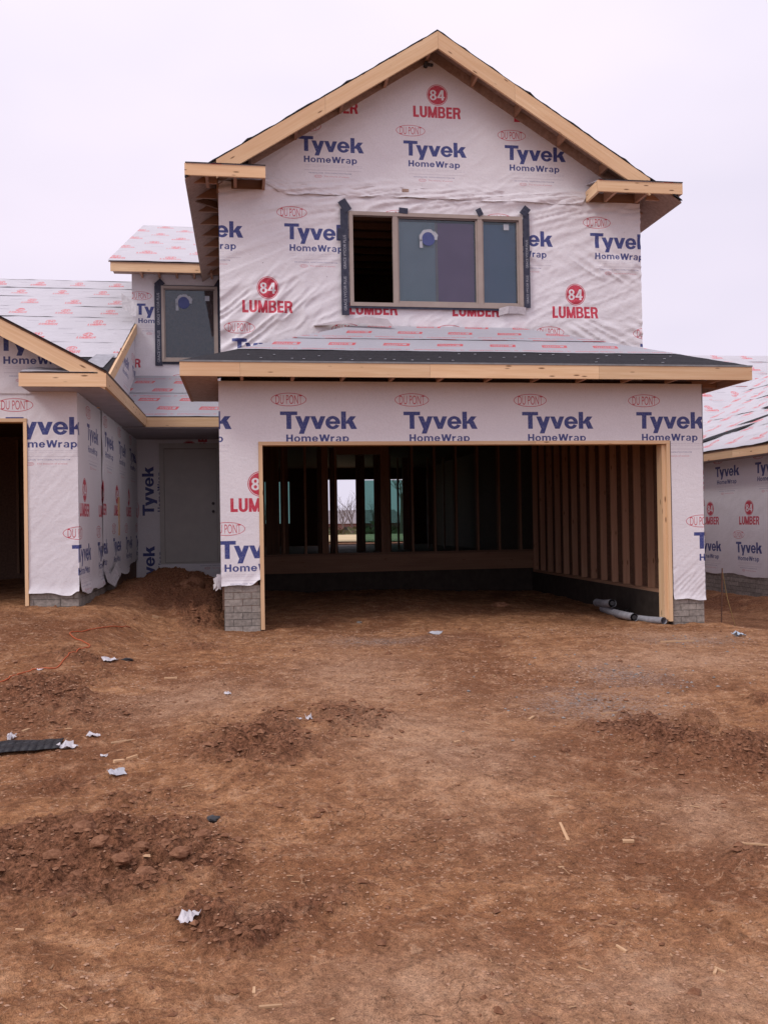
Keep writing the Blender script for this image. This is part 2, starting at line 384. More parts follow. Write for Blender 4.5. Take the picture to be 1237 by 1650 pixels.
def dirt_mat():
    k = NT('dirt'); p = k.geo()
    at = k.n('ShaderNodeAttribute', attribute_name='loose'); loose = at.outputs['Fac']
    at2 = k.n('ShaderNodeAttribute', attribute_name='pale'); pale = at2.outputs['Fac']
    at3 = k.n('ShaderNodeAttribute', attribute_name='grit'); grit = at3.outputs['Fac']
    n1 = k.noise(p, .9, 6, .62, .6); n2 = k.noise(p, 6.5, 6, .65, .4); n3 = k.noise(p, 42, 4, .7); n4 = k.noise(p, 160, 2, .6)
    c = k.mix(k.ramp(n1, (.32, 0.), (.68, 1.)), (.33, .152, .070), (.455, .235, .116))
    lg = k.noise(p, .55, 5, .6, .9); c = k.mix(k.ramp(lg, (.40, .8), (.52, 0.)), c, (.20, .082, .040))
    sc_ = k.noise(k.mapping(p, (2.2, 8, 2), rot=(0, 0, -.5)), 3.2, 5, .7, .6); c = k.mix(k.ramp(sc_, (.38, .65), (.48, 0.)), c, (.19, .08, .042))
    c = k.mix(k.ramp(n2, (.36, .75), (.56, 0.)), c, (.185, .080, .038))
    c = k.mix(k.ramp(n2, (.54, 0.), (.72, .6)), c, (.53, .32, .19))
    st = k.noise(k.mapping(p, (3, 5, 3), rot=(0, 0, .35)), 5, 6, .75, .2)
    c = k.mix(k.ramp(st, (.56, 0.), (.70, .40)), c, (.46, .285, .185))
    fl = k.noise(p, 15, 5, .72, 1.2)
    c = k.mix(k.ramp(fl, (.57, 0.), (.64, .55)), c, (.55, .34, .21))
    c = k.mix(k.ramp(fl, (.33, .6), (.41, 0.)), c, (.13, .055, .026))  # pale flakes and dark creases: relief shading put into the colour
    vo = k.n('ShaderNodeTexVoronoi', feature='DISTANCE_TO_EDGE'); vo.inputs['Scale'].default_value = 5.5
    wp = k.n('ShaderNodeVectorMath', operation='ADD'); k.l(p, wp.inputs[0]); nz = k.n('ShaderNodeTexNoise'); nz.inputs['Scale'].default_value = 6; nz.inputs['Detail'].default_value = 4; k.l(p, nz.inputs['Vector'])
    sc = k.n('ShaderNodeVectorMath', operation='SCALE'); k.l(nz.outputs['Color'], sc.inputs[0]); sc.inputs['Scale'].default_value = .35; k.l(sc.outputs[0], wp.inputs[1]); k.l(wp.outputs[0], vo.inputs['Vector'])
    crk = k.math('MULTIPLY', k.ramp(vo.outputs['Distance'], (.0, .8), (.02, 0.)), k.ramp(k.noise(p, 1.9, 3, .6), (.60, 0.), (.68, .6)))
    c = k.mix(crk, c, (.16, .07, .038))
    c = k.mix(k.math('MULTIPLY', loose, .85), c, k.mix(k.ramp(n3, (.35, 0.), (.62, 1.)), (.085, .034, .018), (.235, .105, .058)))
    c = k.mix(k.math('MULTIPLY', pale, k.ramp(n2, (.3, .2), (.6, .75))), c, (.49, .305, .195))
    c = k.mix(k.math('MULTIPLY', grit, k.ramp(n3, (.4, 0.), (.62, .9))), c, (.27, .225, .20))
    f = k.ramp(n3, (.30, .50), (.42, .88), (.55, 1.05), (.70, 1.32)); c = k.mix(1., c, f, 'MULTIPLY')  # grain contrast raised to paint in relief shading
    f = k.ramp(n4, (.28, .66), (.5, 1.0), (.72, 1.22)); c = k.mix(1., c, f, 'MULTIPLY')
    k.col(c); k.set(Roughness=.96); k.b.inputs['Specular IOR Level'].default_value = .12
    h = k.math('ADD', k.math('MULTIPLY', n3, .8), k.math('ADD', k.math('MULTIPLY', n2, 1.2), k.math('ADD', k.math('MULTIPLY', n4, .3), k.math('SUBTRACT', k.math('MULTIPLY', fl, .9), crk))))
    k.bump(h, 1., .022); M['dirt'] = k.m
    simple('dust', (.30, .165, .10), (.48, .30, .20), 40, .95, .5, .004, .1)
    k2 = NT('clod'); p = k2.geo(); n = k2.noise(p, 30, 4, .7)
    c = k2.mix(k2.ramp(n, (.3, 0.), (.7, 1.)), (.13, .055, .03), (.30, .155, .09)); k2.col(c); k2.set(Roughness=.97); k2.b.inputs['Specular IOR Level'].default_value = .1
    k2.bump(k2.noise(p, 90, 3, .7), .7, .006); M['clod'] = k2.m
dirt_mat()

# ------------------------------------------------------------------ building helpers
def tag(o, label=None, cat=None, group=None, kind=None):
    if label: o['label'] = label
    if cat: o['category'] = cat
    if group: o['group'] = group
    if kind: o['kind'] = kind
    return o
def thing(name, loc, label, cat, group=None):
    o = bpy.data.objects.new(name, None); COL.objects.link(o); o.location = loc; o.empty_display_size = .2
    bpy.context.view_layer.update()
    return tag(o, label, cat, group)
def wloc(o):
    v = Vector((0, 0, 0))
    while o: v += Vector(o.location); o = o.parent
    return v
class MB:
    def __init__(s): s.v = []; s.f = []; s.uv = []; s.sm = []
    def quad(s, a, b, c, d, uvs=None, smooth=False):
        i = len(s.v); s.v += [tuple(a), tuple(b), tuple(c), tuple(d)]; s.f.append((i, i+1, i+2, i+3))
        s.uv += uvs or [(0, 0), (1, 0), (1, 1), (0, 1)]; s.sm.append(smooth)
    def poly(s, pts, uvs=None):
        i = len(s.v); s.v += [tuple(p) for p in pts]; s.f.append(tuple(range(i, i+len(pts)))); s.uv += uvs or [(p[0], p[2]) for p in pts]; s.sm.append(False)
    def hexa(s, P, L, W=None):
        """8 corners: bottom ring 0-3, top ring 4-7; L is the long direction for grain uv"""
        P = [Vector(p) for p in P]; L = Vector(L).normalized()
        for q in ((3, 2, 1, 0), (4, 5, 6, 7), (0, 1, 5, 4), (1, 2, 6, 5), (2, 3, 7, 6), (3, 0, 4, 7)):
            pts = [P[i] for i in q]
            nrm = (pts[1]-pts[0]).cross(pts[2]-pts[0])
            if nrm.length < 1e-12: nrm = (pts[2]-pts[0]).cross(pts[3]-pts[0])
            nrm.normalize(); w = L.cross(nrm)
            if w.length < .3: w = nrm.orthogonal(); u = w.cross(nrm)
            else: w.normalize(); u = L
            s.quad(*pts, uvs=[(p.dot(u), p.dot(w)) for p in pts])
    def box(s, x0, x1, y0, y1, z0, z1):
        d = (x1-x0, y1-y0, z1-z0); k = d.index(max(d)); L = [(1, 0, 0), (0, 1, 0), (0, 0, 1)][k]
        s.hexa([(x0, y0, z0), (x1, y0, z0), (x1, y1, z0), (x0, y1, z0), (x0, y0, z1), (x1, y0, z1), (x1, y1, z1), (x0, y1, z1)], L); return s
    def slab(s, a, b, c, d, t):
        """quad a,b,c,d (top) thickened downwards (-normal) by t"""
        a, b, c, d = map(Vector, (a, b, c, d)); n = (b-a).cross(c-a).normalized()*t
        s.hexa([a-n, b-n, c-n, d-n, a, b, c, d], b-a); return s
    def tube(s, pts, r, seg=8, r2=None, caps=True):
        pts = [Vector(p) for p in pts]; n = len(pts); rings = []
        for i, p in enumerate(pts):
            t = (pts[min(i+1, n-1)]-pts[max(i-1, 0)]).normalized()
            a = t.cross(Vector((0, 0, 1)));
            if a.length < .1: a = t.cross(Vector((1, 0, 0)))
            a.normalize(); b = t.cross(a); rr = r if r2 is None else r+(r2-r)*i/(n-1)
            base = len(s.v)
            for k in range(seg):
                an = 2*math.pi*k/seg; s.v.append(tuple(p+(a*math.cos(an)+b*math.sin(an))*rr))
            rings.append(base)
        for i in range(n-1):
            for k in range(seg):
                k2 = (k+1) % seg; s.f.append((rings[i]+k, rings[i]+k2, rings[i+1]+k2, rings[i+1]+k)); s.uv += [(i*.1, k*.02), (i*.1, k*.02+.02), (i*.1+.1, k*.02+.02), (i*.1+.1, k*.02)]; s.sm.append(True)
        if caps:
            for q in (rings[0], rings[-1]):
                s.f.append(tuple(q+k for k in range(seg))); s.uv += [(0, 0)]*seg; s.sm.append(False)
        return s
    def build(s, name, mat, parent=None, label=None, kind=None, bevel=0):
        me = bpy.data.meshes.new(name); off = wloc(parent) if parent else Vector((0, 0, 0))
        V = [(v[0]-off.x, v[1]-off.y, v[2]-off.z) for v in s.v]
        me.from_pydata(V, [], s.f); uvl = me.uv_layers.new(name='UVMap'); uvl.data.foreach_set('uv', [c for p in s.uv for c in p])
        me.polygons.foreach_set('use_smooth', s.sm); me.materials.append(M[mat] if isinstance(mat, str) else mat); me.update()
        o = bpy.data.objects.new(name, me); COL.objects.link(o); o.parent = parent
        if bevel:
            md = o.modifiers.new('edge', 'BEVEL'); md.width = bevel; md.segments = 1
        return tag(o, label, None, None, kind)
def tmpl(mb, name, mat, parent):
    o = mb.build(name, mat, None); o.parent = parent; return o
def bx(name, mat, parent, x0, x1, y0, y1, z0, z1, **k): return MB().box(x0, x1, y0, y1, z0, z1).build(name, mat, parent, **k)
def beam(name, mat, parent, a, b, w, h, up=(0, 0, 1), **k):
    """board from a to b (centre line), w across, h along up"""
    a, b = Vector(a), Vector(b); L = (b-a).normalized(); s = L.cross(Vector(up)).normalized(); u = s.cross(L)
    m = MB(); s = s*w/2; u = u*h/2
    m.hexa([a-s-u, a+s-u, b+s-u, b-s-u, a-s+u, a+s+u, b+s+u, b-s+u], L); return m.build(name, mat, parent, **k)
def place(src, parent, loc, rotz=None):
    o = src.copy(); COL.objects.link(o); o.parent = parent; o.location = loc
    if rotz is not None: o.rotation_euler = (0, 0, rotz)
    return o
def arr_mesh(name, V, F, UV, mat, parent=None, smooth=True, attrs=None):
    """numpy quads"""
    me = bpy.data.meshes.new(name); off = wloc(parent) if parent else Vector((0, 0, 0))
    V = np.asarray(V, np.float32)-np.array(off[:], np.float32)
    me.vertices.add(len(V)); me.vertices.foreach_set('co', V.ravel())
    nf = len(F); k = F.shape[1]; me.loops.add(nf*k); me.loops.foreach_set('vertex_index', F.ravel().astype(np.int32))
    me.polygons.add(nf); me.polygons.foreach_set('loop_start', np.arange(0, nf*k, k, dtype=np.int32)); me.polygons.foreach_set('loop_total', np.full(nf, k, np.int32))
    if UV is not None:
        u = me.uv_layers.new(name='UVMap'); u.data.foreach_set('uv', np.asarray(UV, np.float32)[F.ravel()].ravel())
    me.polygons.foreach_set('use_smooth', np.full(nf, smooth, bool)); me.materials.append(M[mat]); me.update(calc_edges=True); me.validate()
    for a, d in (attrs or {}).items():
        at = me.attributes.new(a, 'FLOAT', 'POINT'); at.data.foreach_set('value', np.asarray(d, np.float32))
    o = bpy.data.objects.new(name, me); COL.objects.link(o); o.parent = parent; return o
def seg(*br, d=.02):
    out = []
    for a, b in zip(br[:-1], br[1:]):
        n = max(1, int(round((b-a)/d))); out += list(np.linspace(a, b, n+1)[:-1])
    return np.array(out+[br[-1]])

def sheet(name, parent, mat, org, U, N, s_breaks, bot, top, uvo, holes=(), d=.025, wr=None, seed=1, W=(0, 0, 1), uvscale=(PW, PH), uvfn=None, label=None, nt=None):
    """a cloth sheet: point = org + s*U + t*W + disp*N; bot/top functions of s (array)"""
    U, N, W = (np.array(q, float) for q in (U, N, W)); org = np.array(org, float)
    s = seg(*s_breaks, d=d); b = bot(s) if callable(bot) else np.full(len(s), float(bot)); t_ = top(s) if callable(top) else np.full(len(s), float(top))
    if holes or not (callable(bot) or callable(top)):
        hb = sorted({float(b.max())+.0, float(t_.min())} | {z for h in holes for z in h[2:4]})
        tt = seg(*hb, d=d)
        S, T = np.meshgrid(s, tt)
        # bend lowest / topmost rows to the outline
        z0, z1 = hb[0], hb[-1]
        f0 = np.clip(1-(T-z0)/.15, 0, 1); f1 = np.clip(1-(z1-T)/.15, 0, 1)
        T2 = T+f0*(b-z0)[None, :]+f1*(t_-z1)[None, :]
    else:
        hmax = (t_-b).max(); n = nt or max(2, int(hmax/d)); S, K = np.meshgrid(s, np.linspace(0, 1, n+1)); T2 = b[None, :]+K*(t_-b)[None, :]; T = T2
    disp = wr(S, T2) if wr else np.zeros(S.shape)
    P = org+S[..., None]*U+T2[..., None]*W+disp[..., None]*N
    nr, nc = S.shape; idx = np.arange(nr*nc).reshape(nr, nc)
    F = np.stack([idx[:-1, :-1], idx[:-1, 1:], idx[1:, 1:], idx[1:, :-1]], -1).reshape(-1, 4)
    if holes:
        cs = ((S[:-1, :-1]+S[1:, 1:])/2).ravel(); ct = ((T[:-1, :-1]+T[1:, 1:])/2).ravel(); keep = np.ones(len(F), bool)
        for h in holes: keep &= ~((cs > h[0]) & (cs < h[1]) & (ct > h[2]) & (ct < h[3]))
        F = F[keep]
    if np.dot(np.cross(U, W), N) < 0: F = F[:, ::-1]
    if uvfn: uv = uvfn(S, T2)
    else: uv = np.stack([(S-uvo[0])/uvscale[0], (T2-uvo[1])/uvscale[1]+((PH-.40)/PH if mat == 'wrap' else 1)], -1)
    o = arr_mesh(name, P.reshape(-1, 3), F, uv.reshape(-1, 2), mat, parent)
    if label: o['label'] = label
    return o
def ridge(s, t, ang, L, Wd, seed):
    ca, sa = math.cos(ang), math.sin(ang); u = s*ca+t*sa; v = -s*sa+t*ca
    q = vn(u/L+3*vn(u*.7, v*.7, seed+5), v/Wd+1.5*vn(u*1.1, v*2, seed+9), seed); return (1-np.abs(2*q-1))**2.2
def taut(seed, a=.004): return lambda s, t: a*(fbm(s*2.5, t*2.5, 3, seed))+a*.7*ridge(s, t, .5, .5, .09, seed)+.002
def wavy(z, a, seed, f=3.): return lambda s: z+a*fbm(s*f, s*0+seed, 4, seed)

# ------------------------------------------------------------------ GROUND
def macro(x, y):
    z = -.35*(1-ss(-10, -.5, y))
    z = z-.11*ss(2, 5.3, x)*ss(-4, 0, y)*(1-ss(17, 19, y))
    z = z+.29*ss(-.9, -1.7, x)*ss(-3.5, .3, y)*(1-ss(6, 8, y))
    z = z+.22*ss(-.5, 2.5, y)*(1-ss(-.45, -.15, x))*(1-ss(-1.2, -1.7, x))*(1-ss(8, 10, y))
    z = z+.17*np.exp(-((x+.95)/.40)**2-((y-4.6)/.75)**2)
    z = z-.26*ss(5.65, 6.6, x)*ss(-2.5, 1.5, y)*(1-ss(17, 19, y))
    z = z+.16*np.exp(-((x-8.7)/.35)**2)*ss(1, 3, y)*(1-ss(8, 9, y))
    return z+.55*ss(16.5, 17.6, y)-1.75*ss(20, 150, y)
LOOSE = [(-.66, -6.38, .72, .48, 1.5), (-1.15, -6.2, .5, .42, 1.2), (-.15, -6.4, .3, .25, .9), (-1.5, -3.2, .5, .8, .8), (2.9, -5.5, .6, .5, .75), (-.6, -1.2, .7, .4, .5), (1.6, -2.6, .6, .5, .38), (.3, -5.9, .4, .3, .4), (2.6, -7.4, .4, .3, .5), (.0, -4.75, .42, .85, .95), (.70, -4.4, .36, .5, .8), (.05, -6.93, .42, .16, .95), (2.5, -5.1, .50, .6, .95), (3.6, -4.6, .3, .3, .6), (-.2, -7.75, .25, .12, .5), (.75, -7.75, .2, .12, .55),
         (-1.15, -3.9, .55, .7, .55), (1.95, -6.9, .3, .34, .45), (-.5, -5.65, .5, .3, .5), (1.3, -6.67, .26, .2, .4), (-1.45, -2.05, .5, .4, .6),
         (-1.0, 3.8, .6, 2.4, 1.5), (-.55, 1.6, .4, 1.8, 1.3), (8.3, 4.5, .5, 2.2, .8), (-.9, -5.2, .3, .25, .5), (1.0, -.75, .9, .25, .35), (3.4, -2.1, .7, .5, .3), (-.8, .8, .5, 1.0, .5)]
PALE = [(1.12, -5.0, .55, 1.1), (.9, -3.0, .6, 1.2), (2.2, -6.3, .3, .4), (-.3, -3.6, .6, .6), (.5, -7.6, .5, .3), (1.3, -7.75, .5, .3), (4.6, -1.2, .8, .4), (3.8, -2.8, .9, .7)]
def gmask(L, x, y, k=None):
    m = np.zeros_like(x)
    for q in L:
        d = ((x-q[0])/q[2])**2+((y-q[1])/q[3])**2
        m = np.maximum(m, (q[4] if len(q) > 4 else 1)*np.exp(-d*1.1))
    return m
def loose_mask(x, y):
    m = gmask(LOOSE, x+.22*fbm(x*1.9, y*1.9, 3, 131), y+.3*fbm(x*1.9, y*1.9, 3, 132)); n = .5+.5*fbm(x*3.1, y*3.1, 4, 31)
    a = np.clip(ss(.20, .62, m*(.32+1.5*n)), 0, 1)*np.clip(m*1.4, 0, 1)
    return np.maximum(a, (.55+.45*n)*np.exp(-((x+1.0)/.85)**2-((y-4.0)/2.4)**2)*ss(.3, 1.5, y))
def ground_z(x, y):
    x = np.asarray(x, float); y = np.asarray(y, float)
    z = macro(x, y); near = (1-ss(10, 18, y))
    lo = loose_mask(x, y)
    z = z+near*(.035*fbm(x*.8, y*.8, 3, 1)+.022*fbm(x*3.2, y*3.2, 3, 5)+.010*fbm(x*13, y*13, 4, 9, .65)+.010*ridge(x, y, .45, .30, .05, 93)*ss(.45, .7, vn(x*1.1, y*1.1, 94))-.006*ridge(x, y, -.9, .35, .04, 95))
    # shallow scraped plates and cracks
    w, v = worley(x*4.2+.5*fbm(x*3, y*3, 2, 71), y*4.2+.5*fbm(x*3, y*3, 2, 72), 3)
    z = z+near*.010*(v-.5)*ss(.45, .65, vn(x*1.3, y*1.3, 44))
    if True:
        w1, v1 = worley(x*7+.5*fbm(x*8, y*8, 2, 11), y*7+.5*fbm(x*8, y*8, 2, 12), 21); w2, v2 = worley(x*22, y*22, 22)
        c = np.clip(1-w1*1.35, 0, 1)**.7*(.35+.65*v1)*.080+np.clip(1-w2*1.3, 0, 1)**.7*(.2+.8*v2)*.028
        z = z+lo*(c+.055*fbm(x*4, y*4, 3, 61)+.012)
    # crawler ruts
    z = z-near*.022*(ridge(x, y, -.5, 1.4, .22, 91)*ss(.5, .7, vn(x*.6, y*.6, 92)))
    # crack across the near mound
    for (ax, ay, bx_, by_, wd, dp) in ((-.62, -6.30, -.36, -6.48, .018, .07), (-.36, -6.48, -.30, -6.42, .02, .05), (-.75, -6.27, -.62, -6.32, .012, .04)):
        t = np.clip(((x-ax)*(bx_-ax)+(y-ay)*(by_-ay))/((bx_-ax)**2+(by_-ay)**2), 0, 1)
        d = np.hypot(x-ax-t*(bx_-ax)+.012*fbm(x*20, y*20, 2, 8), y-ay-t*(by_-ay)+.012*fbm(x*20, y*20, 2, 9)); z = z-dp*np.exp(-(d/wd)**2)
    return z
def gz(x, y): return float(ground_z(np.array([x]), np.array([y]))[0])
def make_ground():
    def grow(a, b, d0, g, lim):
        out = [a]; d = d0
        while out[-1] < b: out.append(out[-1]+d); d = min(d*g, lim)
        return out
    xc = list(np.arange(-2.6, 3.2, .0095))+list(np.arange(3.2, 6.0, .016))
    xs = sorted([-q for q in grow(2.61, 900, .02, 1.12, 120)])+xc+grow(6.01, 1000, .03, 1.12, 120)
    ys = list(-np.array(grow(8.35, 300, .06, 1.25, 60))[::-1])
    d = .0085; y = -8.3
    while y < .6: ys.append(y); d = min(d*1.0022, .022); y += d
    while y < 9: ys.append(y); y += .045
    ys += grow(y, 2500, .08, 1.13, 250)
    X, Y = np.meshgrid(np.array(xs), np.array(ys)); Z = ground_z(X.ravel(), Y.ravel()).reshape(X.shape)
    nr, nc = X.shape; idx = np.arange(nr*nc).reshape(nr, nc); F = np.stack([idx[:-1, :-1], idx[:-1, 1:], idx[1:, 1:], idx[1:, :-1]], -1).reshape(-1, 4)
    x, y_ = X.ravel(), Y.ravel()
    grit = gmask([(2.45, -4.2, .55, .5), (4.4, -1.7, .5, .3), (1.3, -1.2, .6, .3), (3.0, -3.4, .4, .5)], x, y_)
    o = arr_mesh('ground', np.stack([x, y_, Z.ravel()], 1), F, None, 'dirt', attrs={'loose': loose_mask(x, y_), 'pale': gmask(PALE, x, y_), 'grit': grit})
    o['kind'] = 'structure'
    bpy.data.objects[o.name].data.update()
make_ground()
# dry field behind the house
fx = np.linspace(-160, 160, 60); fy = np.concatenate([np.linspace(18.5, 60, 50)])
X, Y = np.meshgrid(fx, fy); Z = macro(X, Y)+.03
idx = np.arange(X.size).reshape(X.shape); F = np.stack([idx[:-1, :-1], idx[:-1, 1:], idx[1:, 1:], idx[1:, :-1]], -1).reshape(-1, 4)
arr_mesh('field', np.stack([X.ravel(), Y.ravel(), Z.ravel()], 1), F, None, 'field')['kind'] = 'structure'

# ------------------------------------------------------------------ MAIN HOUSE
house = thing('house', (2.6, 0, 0), 'two storey house in white printed house wrap with an open two car garage', 'house')
HX0, HX1 = -.25, 5.5
# --- garage front: framing shell behind the wrap
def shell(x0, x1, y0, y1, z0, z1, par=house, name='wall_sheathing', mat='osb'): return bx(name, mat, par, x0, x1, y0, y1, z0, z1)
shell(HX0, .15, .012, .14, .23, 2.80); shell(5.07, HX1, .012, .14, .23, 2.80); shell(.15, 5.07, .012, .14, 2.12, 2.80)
bot_l = lambda s: .50+.012*fbm(s*6, s*0, 3, 2)-.0*s+.05*ss(.08, .15, s)
def garage_bot(s):
    z = np.where(s < 2.5, .505+.012*fbm(s*9, s*0+3, 3, 2)+.06*ss(.07, .17, s), .19+.02*ss(5.5, 5.1, s)+.012*fbm(s*7, s*0+5, 3, 4)); return z
def flare(zb, a=.02): return lambda s, t: a*np.clip(1-(t-zb)/.12, 0, 1)**2
def gwr(s, t):
    base = .003*fbm(s*2, t*2, 3, 3)+.003
    low = ss(1.0, .3, t)*.009*ridge(s, t, .75, .35, .05, 14)
    return base+low+.018*np.clip(1-(t-garage_bot(s))/.10, 0, 1)**2*(.5+vn(s*14, t*0, 5))
sheet('house_wrap', house, 'wrap', (0, 0, 0), (1, 0, 0), (0, -1, 0), (HX0-.012, .17), garage_bot, 2.80, (.418, 2.458), wr=gwr, d=.015, uvscale=(1.414, PH))
sheet('house_wrap', house, 'wrap', (0, 0, 0), (1, 0, 0), (0, -1, 0), (5.09, HX1), garage_bot, 2.80, (.418, 2.458), wr=gwr, d=.015, uvscale=(1.414, PH))
sheet('house_wrap', house, 'wrap', (0, 0, 0), (1, 0, 0), (0, -1, 0), (.17, 5.09), 2.112, 2.80, (.418, 2.458), wr=lambda s, t: .003+.004*fbm(s*2, t*2, 3, 3)+.003*ridge(s, t, .15, .8, .12, 31), d=.03, uvscale=(1.414, PH))
# --- opening trim
bx('jamb_board', 'pine', house, .172, .215, -.016, .145, .0, 2.075)
bx('jamb_board', 'pine', house, 5.03, 5.075, -.016, .145, -.06, 2.075)
bx('jamb_board', 'pine', house, 4.985, 5.03, .02, .165, -.04, 2.07)
bx('header_board', 'pine', house, .172, 3.4, -.018, .145, 2.075, 2.116)
bx('header_board', 'pine', house, 3.402, 5.075, -.018, .145, 2.075, 2.116)
# --- masonry
BR = {}
def brick_run(par, p0, dirv, nrm, length, z0, courses, ch, bl, seed=0, depth=.09, start=0.):
    """individual bricks facing nrm, running from p0 along dirv"""
    d = Vector(dirv); n = Vector(nrm); base = wloc(par); rnd = random.Random(seed); a = .006
    m = MB(); q0 = Vector(p0)-n*.010; q1 = q0+d*length
    A = [q0-n*depth, q1-n*depth, q1, q0]; m.hexa([Vector((p.x, p.y, z0-.25)) for p in A]+[Vector((p.x, p.y, z0+courses*ch)) for p in A], d); m.build('mortar', 'mortar', par)
    for c in range(courses):
        x = -(bl/2 if c % 2 else 0)-start
        while x < length-.01:
            x0, x1 = max(0, x), min(length, x+bl)
            if x1-x0 > .03:
                L = round(x1-x0-a, 3); key = (L, ch, tuple(dirv), tuple(nrm))
                if key not in BR:
                    b = MB(); o = Vector((0, 0, 0)); h = ch-a; dd = d*L; e = .006; nn = n*e
                    P = [o-n*.06, dd-n*.06, dd+nn*.0, o+nn*.0]; b.hexa(P+[p+Vector((0, 0, h)) for p in P], d)
                    ob = b.build('brick', 'brick', None, bevel=.003); me = ob.data; BR[key] = ob; ob.parent = par; first = ob
                    ob.location = Vector(p0)+d*(x0+a/2)+n*rnd.uniform(-.002, .003)+Vector((0, 0, z0+c*ch+a/2))-base
                else:
                    src = BR[key]; ob = src.copy(); COL.objects.link(ob); ob.parent = par
                    ob.location = Vector(p0)+d*(x0+a/2)+n*rnd.uniform(-.002, .003)+Vector((0, 0, z0+c*ch+a/2))-base
            x += bl
brick_run(house, (-.23, .01, 0), (1, 0, 0), (0, -1, 0), .40, -.03, 7, .076, .20, 1, .12)
brick_run(house, (5.09, .01, 0), (1, 0, 0), (0, -1, 0), .40, -.16, 5, .076, .20, 2, .12)
# left side of the garage (return into the entry recess) and right side
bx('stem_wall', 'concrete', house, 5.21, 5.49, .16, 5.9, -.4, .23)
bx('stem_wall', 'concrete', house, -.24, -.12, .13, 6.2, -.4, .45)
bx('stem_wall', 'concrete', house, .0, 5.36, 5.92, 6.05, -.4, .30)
# --- side walls
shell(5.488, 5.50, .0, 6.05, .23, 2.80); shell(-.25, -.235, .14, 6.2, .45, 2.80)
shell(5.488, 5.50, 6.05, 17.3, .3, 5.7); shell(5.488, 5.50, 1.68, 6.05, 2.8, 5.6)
for (y0, y1, z0, z1) in ((0, 6.2, .2, 2.8), (1.68, 17.3, 2.8, 5.5)):
    sheet('house_wrap', house, 'wrap', (5.508, 0, 0), (0, 1, 0), (1, 0, 0), (y0, y1), z0, z1, (.3, 2.45), d=.1, wr=taut(8))
sheet('house_wrap', house, 'wrap', (-.258, 0, 0), (0, -1, 0), (-1, 0, 0), (-6.2, -.0), wavy(.45, .02, 3), 2.8, (.3, 2.45), d=.06, wr=taut(9))
sheet('house_wrap', house, 'wrap', (-.268, 0, 0), (0, -1, 0), (-1, 0, 0), (-6.2, -1.68), 2.8, 5.5, (.3, 5.13), d=.06, wr=taut(9))
shell(-.26, -.245, 1.70, 6.2, 2.8, 5.6)
# torn wrap fluff at the left pier corner
def ragged(name, par, mat, pts, w, seed=0, th=.004, label=None):
    m = MB(); rnd = random.Random(seed)
    for a, b in zip(pts[:-1], pts[1:]):
        a, b = Vector(a), Vector(b); j = lambda: Vector((rnd.uniform(-1, 1), rnd.uniform(-1, 1), rnd.uniform(-1, 1)))*.01
        m.quad(a+Vector(w[0]), b+Vector(w[0]), b+Vector(w[1])+j(), a+Vector(w[1])+j(), smooth=True)
    return m.build(name, mat, par, label=label)
for k in range(6):
    z = .50+.022*k; ragged('wrap_tatter', house, 'paper', [(-.262, -.01, z), (-.29-.02*(k % 2), -.03, z+.01), (-.31-.02*((k+1) % 3), .01, z-.02)], ((0, 0, .02), (0, 0, -.035)), k)
# --- studs
def stud(h, w=.038, dpt=.14, mat='pine_dull'):
    m = MB().box(0, w, 0, dpt, 0, h); return m.build('stud', mat, house)
base = wloc(house)
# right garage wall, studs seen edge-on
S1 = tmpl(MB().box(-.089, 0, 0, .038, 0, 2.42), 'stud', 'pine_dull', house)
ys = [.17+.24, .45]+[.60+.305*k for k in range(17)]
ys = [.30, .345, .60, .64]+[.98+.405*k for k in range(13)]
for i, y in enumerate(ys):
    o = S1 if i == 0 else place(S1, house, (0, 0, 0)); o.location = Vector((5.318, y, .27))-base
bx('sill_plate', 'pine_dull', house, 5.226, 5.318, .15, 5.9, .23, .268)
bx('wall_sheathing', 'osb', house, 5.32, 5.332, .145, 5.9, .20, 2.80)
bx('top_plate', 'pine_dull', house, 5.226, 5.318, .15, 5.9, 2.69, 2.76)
# wall between garage and house: studs on a rim board
bx('rim_board', 'shaded_pine', house, -.1, 5.34, 5.88, 5.92, .30, .60); bx('sill_plate', 'shaded_pine', house, -.1, 5.34, 5.93, 6.07, .60, .638)
S2 = tmpl(MB().box(0, .038, 0, .14, 0, 2.0), 'stud', 'shaded_pine', house)
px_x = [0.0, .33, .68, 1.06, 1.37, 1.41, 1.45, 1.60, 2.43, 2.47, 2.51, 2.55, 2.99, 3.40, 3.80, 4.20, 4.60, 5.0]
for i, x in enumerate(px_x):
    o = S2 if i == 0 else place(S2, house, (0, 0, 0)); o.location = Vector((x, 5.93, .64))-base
bx('top_plate', 'shaded_pine', house, -.1, 5.34, 5.93, 6.07, 2.64, 2.72); bx('header_board', 'shaded_pine', house, 1.64, 2.43, 5.93, 6.07, 2.40, 2.62)
